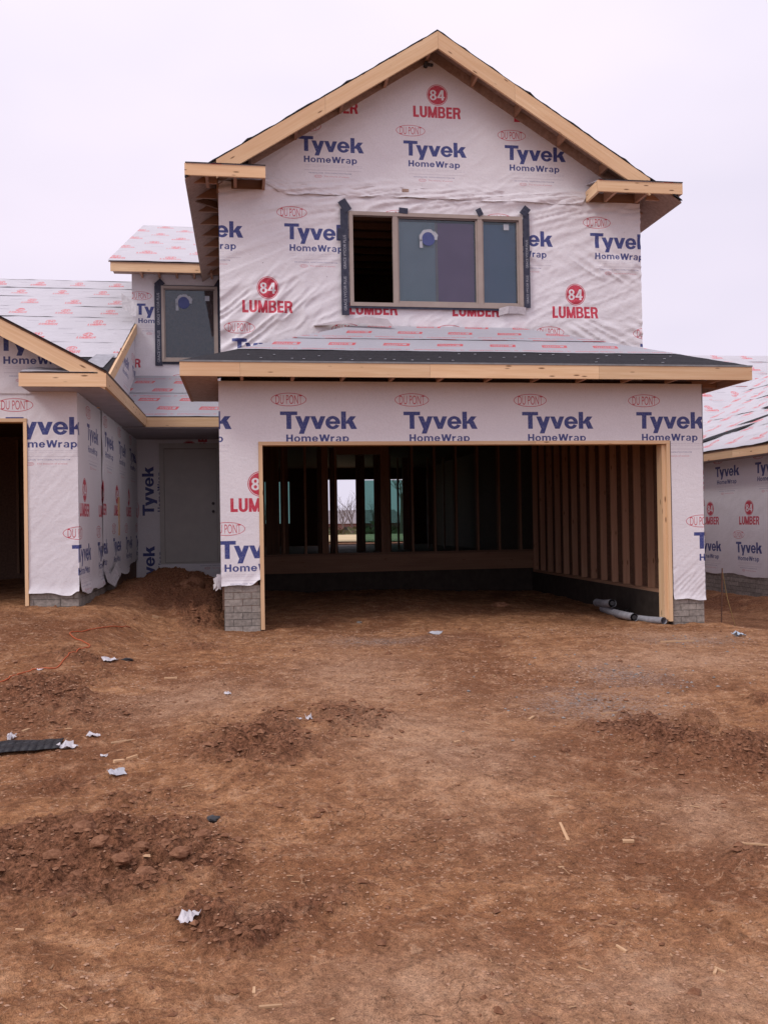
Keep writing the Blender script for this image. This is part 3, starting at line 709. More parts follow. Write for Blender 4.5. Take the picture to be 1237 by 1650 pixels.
# --- living room behind: floor, ceiling, inner posts, rear wall with patio door
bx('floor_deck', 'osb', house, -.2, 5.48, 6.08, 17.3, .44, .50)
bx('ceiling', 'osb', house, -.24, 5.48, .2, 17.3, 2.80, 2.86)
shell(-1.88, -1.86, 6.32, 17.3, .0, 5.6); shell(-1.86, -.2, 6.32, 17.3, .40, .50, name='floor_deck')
S3 = tmpl(MB().box(0, .038, 0, .09, 0, 2.26), 'stud', 'shaded_pine', house)
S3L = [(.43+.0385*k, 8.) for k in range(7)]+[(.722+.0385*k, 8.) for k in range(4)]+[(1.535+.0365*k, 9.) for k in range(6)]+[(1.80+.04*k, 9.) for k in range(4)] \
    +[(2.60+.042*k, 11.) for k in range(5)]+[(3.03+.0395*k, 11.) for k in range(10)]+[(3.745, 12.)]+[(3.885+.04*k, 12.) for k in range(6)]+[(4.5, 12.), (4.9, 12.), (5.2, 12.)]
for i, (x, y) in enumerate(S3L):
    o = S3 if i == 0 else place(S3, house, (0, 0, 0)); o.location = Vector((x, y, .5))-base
bx('electrical_box', 'metal_dark', house, 3.42, 3.56, 12.0, 12.06, 1.98, 2.20)
# rear wall
for (x0, x1, z0, z1) in ((-1.88, .42, .3, 2.8), (.42, 1.35, .3, 1.12), (1.35, 2.45, .3, 2.8), (2.45, 4.79, 2.50, 2.8), (4.79, 5.49, .3, 2.8), (.42, 1.35, 2.42, 2.8), (2.45, 4.79, .3, .52)):
    shell(x0, x1, 17.2, 17.32, z0, z1)
shell(-1.88, 5.49, 17.2, 17.32, 2.8, 5.7)
pd = bx('patio_door', 'metal_dark', house, 2.45, 4.79, 17.16, 17.2, 2.46, 2.50)
for x0, x1 in ((2.45, 2.47), (3.42, 3.50), (4.77, 4.79)): bx('door_frame', 'metal_dark', pd, x0, x1, 17.16, 17.2, .52, 2.44)
pd2 = pd
for x0, x1 in ((3.50, 4.77),): bx('pane', 'teal_glass', pd, x0, x1, 17.175, 17.180, .56, 2.44)
rw = bx('rear_window', 'metal_dark', house, .42, 1.35, 17.16, 17.2, 1.12, 1.17); bx('pane', 'teal_glass', rw, .42, 1.35, 17.175, 17.18, 1.17, 2.42)

# --- skirt roof over the garage
E0, EZ, SL = -.45, 2.945, .395
WY = 1.68; RZ = EZ+SL*(WY-E0); hx = WY-E0; EL, ER = -.655, 5.90
m = MB(); m.slab((EL, E0, EZ), (ER, E0, EZ), (ER-hx, WY, RZ), (EL+hx, WY, RZ), .016); m.build('roof_deck', 'osb', house)
m = MB(); m.poly([(EL, E0, EZ), (EL+hx, WY, RZ), (EL, WY, EZ)]); m.poly([(ER, E0, EZ), (ER, 6.0, EZ), (ER-hx, 6.0, RZ), (ER-hx, WY, RZ)]); m.build('roof_deck', 'osb', house)
c, sn = math.cos(math.atan(SL)), math.sin(math.atan(SL)); NR = (0, -sn, c); WR = (0, c, sn)
# black eave membrane: outline follows the hips
TL = hx/c
def membrane(name, mat, ta, tb, lift, uvo, uvs, seed, wob=.0):
    t = np.linspace(ta, tb, max(3, int((tb-ta)/.03))); S = []; 
    n = 240; K = np.linspace(0, 1, n); V = []; UV = []
    for q in t:
        a = EL+q*c+.006; b = ER-q*c-.006; s = a+K*(b-a)
        w = q+0*s+(wob*fbm(s*1.2, s*0+seed, 4, seed) if q in (t[0], t[-1]) else 0)
        h = lift+.004*ridge(s, s*0+q, .05, .9, .05, seed)+.0015*fbm(s*8, s*0+q*8, 2, seed)
        V.append(np.stack([s, E0+w*c-h*sn, EZ+w*sn+h*c], 1)); UV.append(np.stack([(s-uvo[0])/uvs[0], (w-uvo[1])/uvs[1]], 1))
    V = np.concatenate(V); UV = np.concatenate(UV); idx = np.arange(len(V)).reshape(len(t), n)
    F = np.stack([idx[:-1, :-1], idx[:-1, 1:], idx[1:, 1:], idx[1:, :-1]], -1).reshape(-1, 4)
    return arr_mesh(name, V, F, UV, mat, house)
membrane('eave_membrane', 'felt', .0, .95, .004, (0, 0), (1, 1), 3)
membrane('roof_underlayment', 'grey_sheet', .62, 1.42, .010, (0, .62), (GW, GH), 5, .008)
membrane('roof_underlayment', 'grey_sheet', 1.35, TL-.01, .018, (.3, 1.40), (GW, GH), 7, .012)
NB = MB(); rnd = random.Random(5)
for k in range(34):
    s = EL+.4+k*.163+rnd.uniform(-.05, .05); q = rnd.choice((.12, .3, .48))+rnd.uniform(-.03, .03); y = E0+q*c; z = EZ+q*sn+.008
    if EL+q+.1 < s < ER-q-.1: NB.box(s-.012, s+.012, y-.01, y+.01, z, z+.006)
NB.build('cap_nail', 'sticker_white', house, kind='stuff')
bx('drip_edge', 'drip', house, EL-.004, ER+.004, E0-.012, E0+.03, 2.935, 2.953)
# fascia and soffit of the skirt roof
for a, b in ((EL, -.02), (-.018, 2.06), (2.062, 4.02), (4.022, ER)): bx('fascia_board', 'pine', house, a, b, E0-.005, E0+.033, 2.783, 2.934, bevel=.002)
bx('fascia_board', 'pine_dull', house, EL, EL+.036, E0+.034, 1.69, 2.783, 2.934)
bx('fascia_board', 'pine_dull', house, ER-.036, ER, E0+.034, 6.0, 2.783, 2.934)
bx('soffit_panel', 'osb_pale', house, EL+.037, -.265, E0+.034, 1.69, 2.786, 2.80)
LK = tmpl(MB().box(0, .036, 0, .40, 0, .085), 'lookout', 'pine_dull', house)
for i in range(11):
    o = LK if i == 0 else place(LK, house, (0, 0, 0)); o.location = Vector((-.02+i*.56, E0+.035, 2.80))-base
for i in range(8):
    o = place(LK, house, Vector((5.9-.04, .3+i*.6, 2.80))-base, math.radians(90))
# vent flap / folded felt at right end of roof
ragged('felt_flap', house, 'felt', [(5.2, 1.0, 3.22), (5.45, .95, 3.14), (5.72, .6, 3.02)], ((0, 0, 0), (0, -.16, -.035)), 3)

# --- upper storey front wall
UY = WY
shell(-.25, 1.44, UY+.012, UY+.14, 2.86, 5.7); shell(3.80, 5.49, UY+.012, UY+.14, 2.86, 5.7); shell(1.44, 3.80, UY+.012, UY+.14, 2.86, 4.08); shell(1.44, 3.80, UY+.012, UY+.14, 5.30, 5.7)
def upbot(s):
    left = EZ+SL*np.clip((s-EL), 0, hx)*1.0-.0
    r = EZ+SL*np.clip((ER-s), 0, hx)
    z = np.minimum(left, r)
    z = np.where(s < 1.0, z-.03, z)
    return np.minimum(z+.02*fbm(s*3, s*0+2, 3, 6), 3.80)
def upwr(s, t):
    w = .0035*fbm(s*2.2, t*2.2, 3, 12)+.004
    L = ss(4.75, 3.9, t)*ss(1.6, .2, s)
    w = w+L*(.008+.034*ss(.3, .7, vn(s*1.7, t*1.7, 89)))*ridge(s, t, .72, .55, .065, 41)
    Rr = ss(3.5, 4.0, s)*ss(5.2, 4.6, t)
    w = w+Rr*(.004+.028*ss(.35, .7, vn(s*1.9, t*1.9, 88)))*ridge(s, t, -.55, .6, .07, 43)+ss(3.9, 4.6, s)*.006*ridge(s, t, -.1, .5, .05, 47)*ss(4.9, 4.3, t)
    up = ss(5.0, 5.5, t); w = w+up*.028*ridge(s, t, .16, .7, .05, 45)+.010*ridge(s, t, .4, .5, .10, 46)
    return w+.004*ridge(s, t, .9, .4, .06, 49)*ss(.0, .6, s)
def gup(s): return 5.63+0*s
sheet('house_wrap', house, 'wrap', (0, UY, 0), (1, 0, 0), (0, -1, 0), (-.268, 1.44, 3.80, 5.512), 3.0, 5.66, (.578, 5.137), holes=((1.44, 3.80, 4.08, 5.30),), d=.02, wr=upwr, uvscale=(PW, 3.26))
PK, PZ, RS = 2.58, 7.57, .63       # ridge
def gtop(s): return PZ-.155-RS*np.abs(s-PK)
def gbl(s): return 5.66-.14*ss(.3, .6, s)*ss(4.75, 4.65, s)+.014*fbm(s*3, s*0+1, 4, 16)
def gabwr(s, t):
    w = .010+.003*fbm(s*2, t*2, 3, 22)
    z = np.clip(1-(t-5.5)/.30, 0, 1)
    return w+z**1.1*(.042*ridge(s, t, .10, .8, .055, 51)+.022*ridge(s, t, -.35, .6, .05, 53))+.006*ridge(s, t, .6, .5, .12, 57)
sheet('house_wrap', house, 'wrap', (0, UY, 0), (1, 0, 0), (0, -1, 0), (-.268, 2.58, 5.512), gbl, gtop, (.783+.7, 6.302+1.454), d=.022, wr=gabwr, nt=90)
m = MB(); m.poly([(-.25, UY+.02, 5.7), (5.49, UY+.02, 5.7), (PK, UY+.02, PZ-.12)]); m.build('wall_sheathing', 'osb', house)
# loose flap under the window
FV = MB()
fp = [(.95, 1.66, 3.80), (1.35, 1.60, 3.86), (1.62, 1.55, 3.90), (1.90, 1.50, 3.86)]; fq = [(.93, 1.62, 3.78), (1.32, 1.52, 3.79), (1.66, 1.45, 3.79), (1.97, 1.42, 3.74)]
for i in range(3): FV.quad(fq[i], fq[i+1], fp[i+1], fp[i], smooth=True)
FV.build('wrap_flap', 'soffit_grey', house)
# small tear near the seam
bx('wrap_tear', 'osb_pale', house, 2.15, 2.24, 1.640, 1.644, 5.60, 5.64)
st = MB(); st.tube([(2.50, 1.66, 7.31), (2.50, 1.60, 7.33), (2.49, 1.56, 7.30)], .03, 8); st.tube([(2.52, 1.60, 7.31), (2.57, 1.55, 7.28)], .022, 8); st.build('vent_stub', 'metal_dark', house)

shell(-.245, -.235, 6.2, 17.3, 2.8, 5.7); bx('ceiling', 'osb', house, -.24, 5.48, 1.82, 17.2, 5.46, 5.50); bx('floor_deck', 'osb', house, -.24, 5.48, 1.82, 17.2, 2.90, 2.93)
bx('partition', 'osb', house, -.23, 5.48, 5.3, 5.34, 2.93, 5.46)
CJ = tmpl(MB().box(0, 3.4, 0, .038, 0, .09), 'ceiling_joist', 'shaded_pine', house)
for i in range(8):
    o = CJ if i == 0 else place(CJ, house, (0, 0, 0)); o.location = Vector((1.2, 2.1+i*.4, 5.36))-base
# --- windows
def window(par, x0, x1, z0, z1, y, lites, name='window', open_first=False, label=None, fr=.05):
    """lites: x edges of mullion centres"""
    w = bx(name, 'vinyl', par, x0, x1, y-.010, y+.06, z1-fr, z1, label=label, bevel=.004)
    bx('frame', 'vinyl', w, x0, x1, y-.010, y+.06, z0, z0+fr, bevel=.004); bx('frame', 'vinyl', w, x0, x0+fr, y-.011, y+.06, z0+fr, z1-fr, bevel=.004); bx('frame', 'vinyl', w, x1-fr, x1, y-.011, y+.06, z0+fr, z1-fr, bevel=.004)
    for mx in lites: bx('mullion', 'vinyl', w, mx-.032, mx+.032, y-.006, y+.055, z0+fr, z1-fr, bevel=.004)
    e = [x0+fr]+[v for mx in lites for v in (mx-.032, mx+.032)]+[x1-fr]
    for i in range(0, len(e), 2):
        a, b = e[i], e[i+1]
        if open_first and i == 0:
            continue
        bx('sash', 'vinyl_dark', w, a, b, y+.012, y+.05, z1-fr-.022, z1-fr); bx('sash', 'vinyl', w, a, b, y+.008, y+.05, z0+fr, z0+fr+.03); bx('sash', 'vinyl', w, a, a+.02, y+.012, y+.05, z0+fr+.03, z1-fr-.022); bx('sash', 'vinyl', w, b-.025, b, y+.012, y+.05, z0+fr+.03, z1-fr-.022)
        bx('pane', 'glass', w, a+.02, b-.025, y+.030, y+.036, z0+fr+.03, z1-fr-.022)
    return w
win = window(house, 1.43, 3.80, 4.055, 5.315, 1.635, (2.045, 3.205), open_first=True, label='three part upper window with its left part slid open')
bx('meeting_rail', 'vinyl', win, 2.60, 2.635, 1.70, 1.72, 4.13, 5.22); bx('pane', 'tint_sheet', win, 2.09, 2.60, 1.705, 1.709, 4.13, 5.22); bx('tint_sheet', 'purple_tint_sheet', win, 2.64, 3.14, 1.712, 1.714, 4.13, 5.22); bx('tint_sheet', 'blue_tint_sheet', win, 3.27, 3.72, 1.712, 1.714, 4.13, 5.22)  # added opaque sheets behind the glass carry the panes' painted reflection tints
def sticker(par, x, z, y, s=1.0):
    pts = []
    b = MB(); n = 20
    b.poly([(x+.095*s*math.cos(a), y, z+.10*s*math.sin(a)) for a in [2*math.pi*k/n for k in range(n)][::-1]]); b.poly([(x-.08*s, y-.0004, z-.13*s), (x+.08*s, y-.0004, z-.13*s), (x+.08*s, y-.0004, z-.05*s), (x-.08*s, y-.0004, z-.05*s)]) if False else None; o = b.build('sticker', 'sticker_blue', par)
    w = MB()
    for k in range(14):
        a0, a1 = math.radians(200-k*15), math.radians(200-(k+1)*15); r0, r1 = .085*s, (.12+.004*(k % 3))*s
        w.quad((x+r0*math.cos(a0), y-.001, z+r0*math.sin(a0)), (x+r0*math.cos(a1), y-.001, z+r0*math.sin(a1)), (x+r1*math.cos(a1), y-.001, z+r1*math.sin(a1)), (x+r1*math.cos(a0), y-.001, z+r1*math.sin(a0)))
    w.quad((x-.12*s, y-.001, z-.13*s), (x-.075*s, y-.001, z-.13*s), (x-.085*s, y-.001, z-.02*s), (x-.12*s, y-.001, z-.02*s))
    w.poly([(x+.05*s, y-.0015, z+.06*s), (x+.12*s, y-.0015, z+.0*s), (x+.135*s, y-.0015, z+.05*s), (x+.09*s, y-.0015, z+.10*s)])
    w.build('sticker', 'sticker_white', par)
sticker(win, 2.50, 4.99, 1.660)
q = MB(); q.box(3.545, 3.62, 1.6615, 1.6625, 5.135, 5.215); q.build('sticker', 'sticker_white', win)
# --- flashing tape
def text_part(par, txt, p0, U, V, width, cap, mat, name='lettering', off=.01):
    v, t = text_fit(txt, 0, cap, width, cap, off); U, V = Vector(U), Vector(V); p0 = Vector(p0); m = MB()
    for q in t: m.f.append(tuple(len(m.v)+k for k in range(3))); m.v += [tuple(p0+U*float(v[i][0])+V*float(v[i][1])) for i in q]; m.uv += [(0, 0)]*3; m.sm.append(False)
    return m.build(name, mat, par)
def tape(par, a, b, w, y, words=None, seed=0, up=True):
    a, b = Vector((a[0], y, a[1])), Vector((b[0], y, b[1])); L = (b-a); n = 8; d = L.normalized(); sd_ = Vector((-d.z, 0, d.x)); m = MB(); rnd = random.Random(seed)
    pts = [a+L*k/n for k in range(n+1)]; off = [rnd.uniform(-.003, .003) for _ in pts]
    for k in range(n):
        p, q = pts[k]-Vector((0, abs(off[k]), 0)), pts[k+1]-Vector((0, abs(off[k+1]), 0))
        m.quad(p-sd_*(w/2), p+sd_*(w/2), q+sd_*(w/2), q-sd_*(w/2), smooth=True)
    t = Vector((0, .006, 0)); m.quad(pts[0]-sd_*(w/2)+t, pts[-1]-sd_*(w/2)+t, pts[-1]+sd_*(w/2)+t, pts[0]+sd_*(w/2)+t)
    o = m.build('flashing_tape', 'tape', par)
    if words:
        x = .06; cap = w*.36
        for wd in words:
            wid = cap*.78*len(wd)
            if x+wid > L.length: break
            text_part(o, wd, a+d*x-sd_*(-cap/2)+Vector((0, -.006, 0)), d, -sd_ if not up else sd_*1.0, wid, cap, 'tape_ink') if False else text_part(o, wd, a+d*x-sd_*(cap/2)+Vector((0, -.006, 0)), d, sd_, wid, cap, 'tape_ink')
            x += wid+.10
    return o
T1 = ['GRACE VYCOR PLUS']*4
tape(house, (1.365, 3.93), (1.365, 5.34), .10, 1.625, T1, 1); tape(house, (1.42, 5.31), (1.33, 5.45), .11, 1.618, ['PLUS'], 2); bx('flashing_tape', 'tape', house, 1.275, 1.32, 1.628, 1.632, 4.93, 5.08)
tape(house, (3.855, 4.07), (3.855, 5.36), .085, 1.625, T1, 3); tape(house, (3.80, 5.34), (3.88, 5.44), .10, 1.618, None, 4)
tape(house, (3.225, 5.31), (3.18, 5.40), .075, 1.618, None, 5); tape(house, (2.10, 5.345), (2.22, 5.335), .075, 1.622, None, 6)
bx('flashing_tape', 'tape', house, 1.42, 3.62, 1.632, 1.65, 4.028, 4.054)
wl = ragged('wrap_flap', house, 'paper', [(3.45, 1.61, 4.04), (3.58, 1.59, 4.07), (3.72, 1.60, 4.065), (3.83, 1.62, 4.06)], ((0, 0, .015), (0, .02, -.08)), 4)

# --- upper roof
GY0 = 1.25; ex, ey = EL-.015, 5.92; EZ2 = 5.705
GYB = 11.
for sg, xe in ((-1, -.67), (1, 5.92)):
    zr = PZ; ze = PZ-RS*abs(xe-PK)
    m = MB(); P = [(xe, GY0, ze), (PK, GY0, zr), (PK, GYB, zr), (xe, GYB, ze)]
    if sg > 0: P = P[::-1]
    a, b, c_, d_ = (xe, GY0, ze), (xe, GYB, ze), (PK, GYB, zr), (PK, GY0, zr)
    m = MB(); t = .018; m.hexa([(a[0], a[1], a[2]-t), (b[0], b[1], b[2]-t), (c_[0], c_[1], c_[2]-t), (d_[0], d_[1], d_[2]-t), a, b, c_, d_], (0, 1, 0)); m.build('roof_deck', 'osb_pale', house)
    # underlayment and its ragged black edge along the rake
    m = MB(); lift = .012; rnd = random.Random(int(xe*10)); n = 46; prev = None
    for k in range(n+1):
        f = k/n; x = xe+(PK-xe)*f; z = ze+(zr-ze)*f+lift+.012*abs(float(fbm(np.array([f*9.]), np.array([.3]), 4, 7)[0]))*2+(.02 if k in (11, 29) else 0); o_ = rnd.uniform(.0, .02)
        cur = [(x, GY0-.02-o_, z-.022), (x, GY0-.02-o_, z), (x, GYB, z)]
        if prev: m.quad(prev[0], cur[0], cur[1], prev[1]); m.quad(prev[1], cur[1], cur[2], prev[2])
        prev = cur
    m.build('roof_felt', 'felt', house)
# rake boards: two lengths a side with a plumb cut
def rake(xa, xb, par, PKx, PZz, rs, y, name='rake_board', mat='pine', h=.225, th=.036, sgn=1):
    za = PZz-rs*abs(xa-PKx)-.006; zb = PZz-rs*abs(xb-PKx)-.006; m = MB()
    m.hexa([(xa, y, za-h), (xb, y, zb-h), (xb, y+th, zb-h), (xa, y+th, za-h), (xa, y, za), (xb, y, zb), (xb, y+th, zb), (xa, y+th, za)], (xb-xa, 0, zb-za)); return m.build(name, mat, par, bevel=.002)
rake(-.28, 1.10, house, PK, PZ, RS, GY0-.036); rake(1.102, PK-.001, house, PK, PZ, RS, GY0-.036); rake(PK+.001, 3.60, house, PK, PZ, RS, GY0-.036); rake(3.602, 5.46, house, PK, PZ, RS, GY0-.036)
# barge soffit boards close the gap behind the rake, lookouts cross it
for sg in (-1, 1):
    m = MB(); xa = PK+sg*2.85; za = PZ-RS*2.85-.022; zc = PZ-.022; y0, y1 = UY-.022, UY+.01
    m.hexa([(xa, y0, za-.145), (PK, y0, zc-.145), (PK, y1, zc-.145), (xa, y1, za-.145), (xa, y0, za), (PK, y0, zc), (PK, y1, zc), (xa, y1, za)], (xa-PK, 0, za-zc)); m.build('frieze_board', 'osb_pale', house)
for i, x in enumerate([.12, .72, 1.32, 1.92, 2.48, 3.12, 3.72, 4.32, 4.92]):
    z = PZ-RS*abs(x-PK)-.03; bx('lookout', 'pine_dull', house, x, x+.036, GY0+.002, UY-.024, z-.13, z-.0)
# eave returns
for x0, x1 in ((-.67, .33), (4.72, 5.92)):
    bx('fascia_board', 'pine', house, x0, x1, GY0-.04, GY0-.003, 5.555, 5.705, bevel=.002)
    bx('lookout', 'pine_dull', house, x0+.25, x0+.29, GY0, UY-.02, 5.56, 5.69); bx('lookout', 'pine_dull', house, (x0+x1)/2+.1, (x0+x1)/2+.14, GY0, UY-.02, 5.56, 5.69)
    # little sloping top of the return
    m = MB(); m.hexa([(x0+.02, GY0-.045, 5.700), (x1-.01, GY0-.045, 5.700), (x1-.01, UY, 5.80), (x0+.02, UY, 5.80), (x0+.02, GY0-.045, 5.708), (x1-.01, GY0-.045, 5.708), (x1-.01, UY, 5.812), (x0+.02, UY, 5.812)], (1, 0, 0)); m.build('return_deck', 'roof_sheet', house)
    m = MB(); m.box(x0+.01, x1, GY0-.052, GY0-.02, 5.706, 5.716); m.build('roof_felt', 'felt', house)
bx('fascia_board', 'pine', house, 4.72, 4.756, GY0, UY-.02, 5.555, 5.700); bx('fascia_board', 'pine_dull', house, .294, .33, GY0, UY-.02, 5.555, 5.700)
bx('ledger_board', 'shaded_pine', house, -.10, .30, UY-.045, UY-.02, 5.56, 5.68); bx('ledger_board', 'shaded_pine', house, 4.76, 5.5, UY-.045, UY-.02, 5.56, 5.68)
bx('fascia_board', 'pine_dull', house, -.67, -.636, GY0-.002, 5.70, 5.555, 5.700); bx('fascia_board', 'pine_dull', house, 5.886, 5.92, GY0-.002, GYB, 5.555, 5.70)
RT = tmpl(MB().box(0, .35, 0, .036, 0, .13), 'rafter_tail', 'pine_dull', house)
for i in range(9):
    o = RT if i == 0 else place(RT, house, (0, 0, 0)); o.location = Vector((-.634, 1.50+i*.55, 5.565))-base
for i in range(15): place(RT, house, Vector((5.535, 1.50+i*.55, 5.565))-base)
beam('brace', 'shaded_pine', house, (-.62, 2.15, 5.60), (-.29, 2.45, 5.60), .03, .09)
bx('wall_plate', 'pine_dull', house, -.29, -.262, 1.66, 5.75, 5.50, 5.69)

# --- wing over the entrance (upper level) with its window
WX0, WY2 = -1.88, 6.2
shell(WX0, -.25, WY2+.012, WY2+.12, 2.6, 5.6)
def ww(s, t): return .004+.003*fbm(s*2.5, t*2.5, 3, 33)+.007*ridge(s, t, .9, .4, .06, 35)*ss(4.9, 3.9, t)*ss(-1.2, -1.6, s)
sheet('house_wrap', house, 'wrap', (0, WY2, 0), (1, 0, 0), (0, -1, 0), (WX0-.01, -1.37, -.42, -.255), 3.65, 5.62, (-1.85, 5.10), holes=((-1.37, -.42, 4.09, 5.40),), d=.03, wr=ww)
w2 = window(house, -1.385, -.41, 4.07, 5.41, WY2-.05, (), name='window', label='single upper window of the recessed wing', fr=.045)
bx('tint_sheet', 'blue_tint_sheet', w2, -1.34, -.45, WY2+.020, WY2+.024, 4.12, 5.36)  # added opaque sheet that paints the pane's dark bluish tone
sticker(w2, -1.0, 5.13, WY2-.026, 1.15)
q = MB(); q.box(-.63, -.55, WY2-.024, WY2-.023, 5.16, 5.25); q.build('sticker', 'sticker_white', w2)
for a, b, w in (((-1.44, 4.0), (-1.44, 5.42), .125), ((-.355, 4.2), (-.355, 5.42), .12), ((-1.47, 5.40), (-1.36, 5.50), .12), ((-.44, 5.36), (-.34, 5.52), .12)):
    tape(house, a, b, w, WY2-.03-.004*(w < .121), T1 if b[1]-a[1] > 1 else None, 8)
bx('flashing_tape', 'tape', house, -1.375, -.42, WY2-.028, WY2-.014, 4.03, 4.072); bx('flashing_tape', 'tape', house, -1.375, -.42, WY2-.028, WY2-.014, 5.405, 5.43)
bx('wrap_patch', 'sticker_blue', house, -1.68, -1.64, WY2-.012, WY2-.008, 3.74, 3.78)
bx('fascia_board', 'pine', house, -2.19, -.676, 5.745, 5.78, 5.545, 5.70, bevel=.002)
RT2 = tmpl(MB().box(0, .036, 0, .40, 0, .11), 'rafter_tail', 'pine_dull', house)
for i in range(5):
    o = RT2 if i == 0 else place(RT2, house, (0, 0, 0)); o.location = Vector((-1.72+i*.3, 5.785, 5.55))-base
bx('soffit_panel', 'osb_pale', house, -2.19, -.67, 5.78, 6.22, 5.62, 5.635); m = MB(); m.hexa([(-2.19, 5.78, 5.55), (-2.155, 5.78, 5.55), (-2.155, 11.6, 7.99), (-2.19, 11.6, 7.99), (-2.19, 5.78, 5.70), (-2.155, 5.78, 5.70), (-2.155, 11.6, 8.14), (-2.19, 11.6, 8.14)], (0, 1, .42)); m.build('rake_board', 'pine_dull', house)
m = MB(); zb = 5.71; t = .018
P = [(-2.22, 5.73, zb), (2.4, 5.73, zb), (2.4, 11.7, zb+.42*5.97), (-2.22, 11.7, zb+.42*5.97)]
m.hexa([(p[0], p[1], p[2]-t) for p in P]+P, (1, 0, 0)); m.build('roof_deck', 'osb_pale', house)
cc, sn2 = math.cos(math.atan(.42)), math.sin(math.atan(.42))
def rw_(seed, a=.012): return lambda s, t: .006+a*ridge(s, t, .02, 1.1, .10, seed)*.6+.004*fbm(s*3, t*5, 3, seed)
def course_steps(t): return .010*((t/.95) % 1.0 < .03)
sheet('roof_underlayment', house, 'roof_sheet', (0, 5.72, zb), (1, 0, 0), (0, -sn2, cc), (-2.235, .4), 0.0, 6.45, (0, 0), W=(0, cc, sn2), d=.05, wr=rw_(61), uvscale=(.95, 1.6))
bx('roof_felt', 'felt', house, -2.20, -.66, 5.728, 5.76, 5.700, 5.716)
# --- entrance recess
shell(WX0, -.25, WY2+.012, WY2+.12, .2, 2.6)
def rotuv(S, T): return np.stack([(T-1.361)/PW, (-S-1.76+PH-.40)/PH], -1)
sheet('house_wrap', house, 'wrap', (0, WY2, 0), (1, 0, 0), (0, -1, 0), (WX0, -1.46, -.40, -.255), wavy(.22, .02, 5), 2.72, None, holes=((-1.46, -.40, .50, 2.63),), d=.03, wr=taut(37), uvfn=rotuv)
door = bx('entry_door', 'door_paint', house, -1.375, -.475, WY2-.02, WY2+.03, .53, 2.53, label='grey green embossed panel entry door with two dark knobs')
for x0, x1, z0, z1 in ((-1.27, -.97, 2.05, 2.42), (-.88, -.58, 2.05, 2.42), (-1.27, -.97, 1.35, 1.95), (-.88, -.58, 1.35, 1.95), (-1.27, -.97, .68, 1.22), (-.88, -.58, .68, 1.22)):
    bx('panel', 'door_paint', door, x0, x1, WY2-.026, WY2-.02, z0, z1, bevel=.004)
    bx('panel', 'door_paint', door, x0+.035, x1-.035, WY2-.036, WY2-.0265, z0+.035, z1-.035, bevel=.006)
for z in (1.56, 1.42):
    k = MB(); k.tube([(-.535, WY2-.02, z), (-.535, WY2-.05, z), (-.535, WY2-.075, z)], .026, 12); k.build('knob', 'metal_dark', door)
for x0, x1, z0, z1 in ((-1.46, -1.38, .50, 2.63), (-.47, -.40, .50, 2.63), (-1.38, -.47, 2.54, 2.63), (-1.38, -.47, .49, .525)): bx('door_frame', 'door_paint', house, x0, x1, WY2-.035, WY2+.02, z0, z1)
sheet('house_wrap', house, 'wrap', (0, WY2-.05, 0), (1, 0, 0), (0, -1, 0), (-1.48, -.27), wavy(.24, .03, 9), .50, (-.2, 2.4), d=.03, wr=taut(39, .02))
# porch roof
PY, PZ0 = 4.2, 2.87
m = MB(); P = [(-1.50, PY, PZ0+.005), (-.255, PY, PZ0+.005), (-.255, WY2, 3.80), (-1.88, WY2, 3.80), (-1.88, PY, PZ0+.005)]
ps = (3.80-PZ0)/(WY2-PY); pc, pn = math.cos(math.atan(ps)), math.sin(math.atan(ps))
P = [(-1.88, PY, PZ0), (-.255, PY, PZ0), (-.255, WY2, 3.80), (-1.88, WY2, 3.80)]
m.hexa([(p[0], p[1], p[2]-.018) for p in P]+P, (1, 0, 0)); m.build('porch_roof', 'osb', house)
def pl(s): return 0*s+np.clip((-1.50-s), 0, 1)*0
sheet('roof_underlayment', house, 'grey_sheet', (0, PY-.012, PZ0+.004), (1, 0, 0), (0, -pn, pc), (-1.86, -.256), 0, 1.25, (-1.70, .02), W=(0, pc, pn), d=.04, wr=rw_(63, .008), uvscale=(GW, GH))
sheet('roof_underlayment', house, 'grey_sheet', (0, PY-.012, PZ0+.012), (1, 0, 0), (0, -pn, pc), (-1.86, -.256), 1.2, 2.22, (-1.85, .03), W=(0, pc, pn), d=.04, wr=rw_(65, .008), uvscale=(GW, GH))
bx('fascia_board', 'pine', house, -1.498, -.262, PY-.036, PY, 2.715, 2.862, bevel=.002); bx('porch_ceiling', 'soffit_grey', house, -1.86, -.262, PY+.002, WY2-.02, 2.70, 2.712)

# ------------------------------------------------------------------ ATTACHED HOUSE, left
att = thing('house', (-4.8, .4, .3), 'low wrapped house cut by the left edge with gabled garage', 'house')
AY, AX = .40, -1.86; AP = -4.87; AE, AZ = 0.0, 2.87; ARS = .53
bx('wall_sheathing', 'osb', att, -2.42, AX, AY+.012, AY+.14, .45, 2.75); bx('wall_sheathing', 'osb', att, -7.3, -2.42, AY+.012, AY+.14, 2.42, 2.75); bx('wall_sheathing', 'osb', att, -7.9, -7.3, AY+.012, AY+.14, .45, 2.75)
def abot(s): return .44+.02*fbm(s*5, s*0, 3, 3)-.03*ss(-2.2, -2.0, s)+.04*ss(-1.95, -1.87, s)
def awr(s, t): return .003+.004*fbm(s*3, t*3, 3, 4)+.004*ridge(s, t, .8, .3, .05, 6)+.025*np.clip(1-(t-abot(s))/.12, 0, 1)**2
sheet('house_wrap', att, 'wrap', (0, AY, 0), (1, 0, 0), (0, -1, 0), (-2.40, AX+.006), abot, 2.74, (-2.63, 2.437), wr=awr, d=.02)
sheet('house_wrap', att, 'wrap', (0, AY, 0), (1, 0, 0), (0, -1, 0), (-7.9, -2.40), 2.42, 2.74, (-2.63, 2.437), wr=taut(4), d=.05)
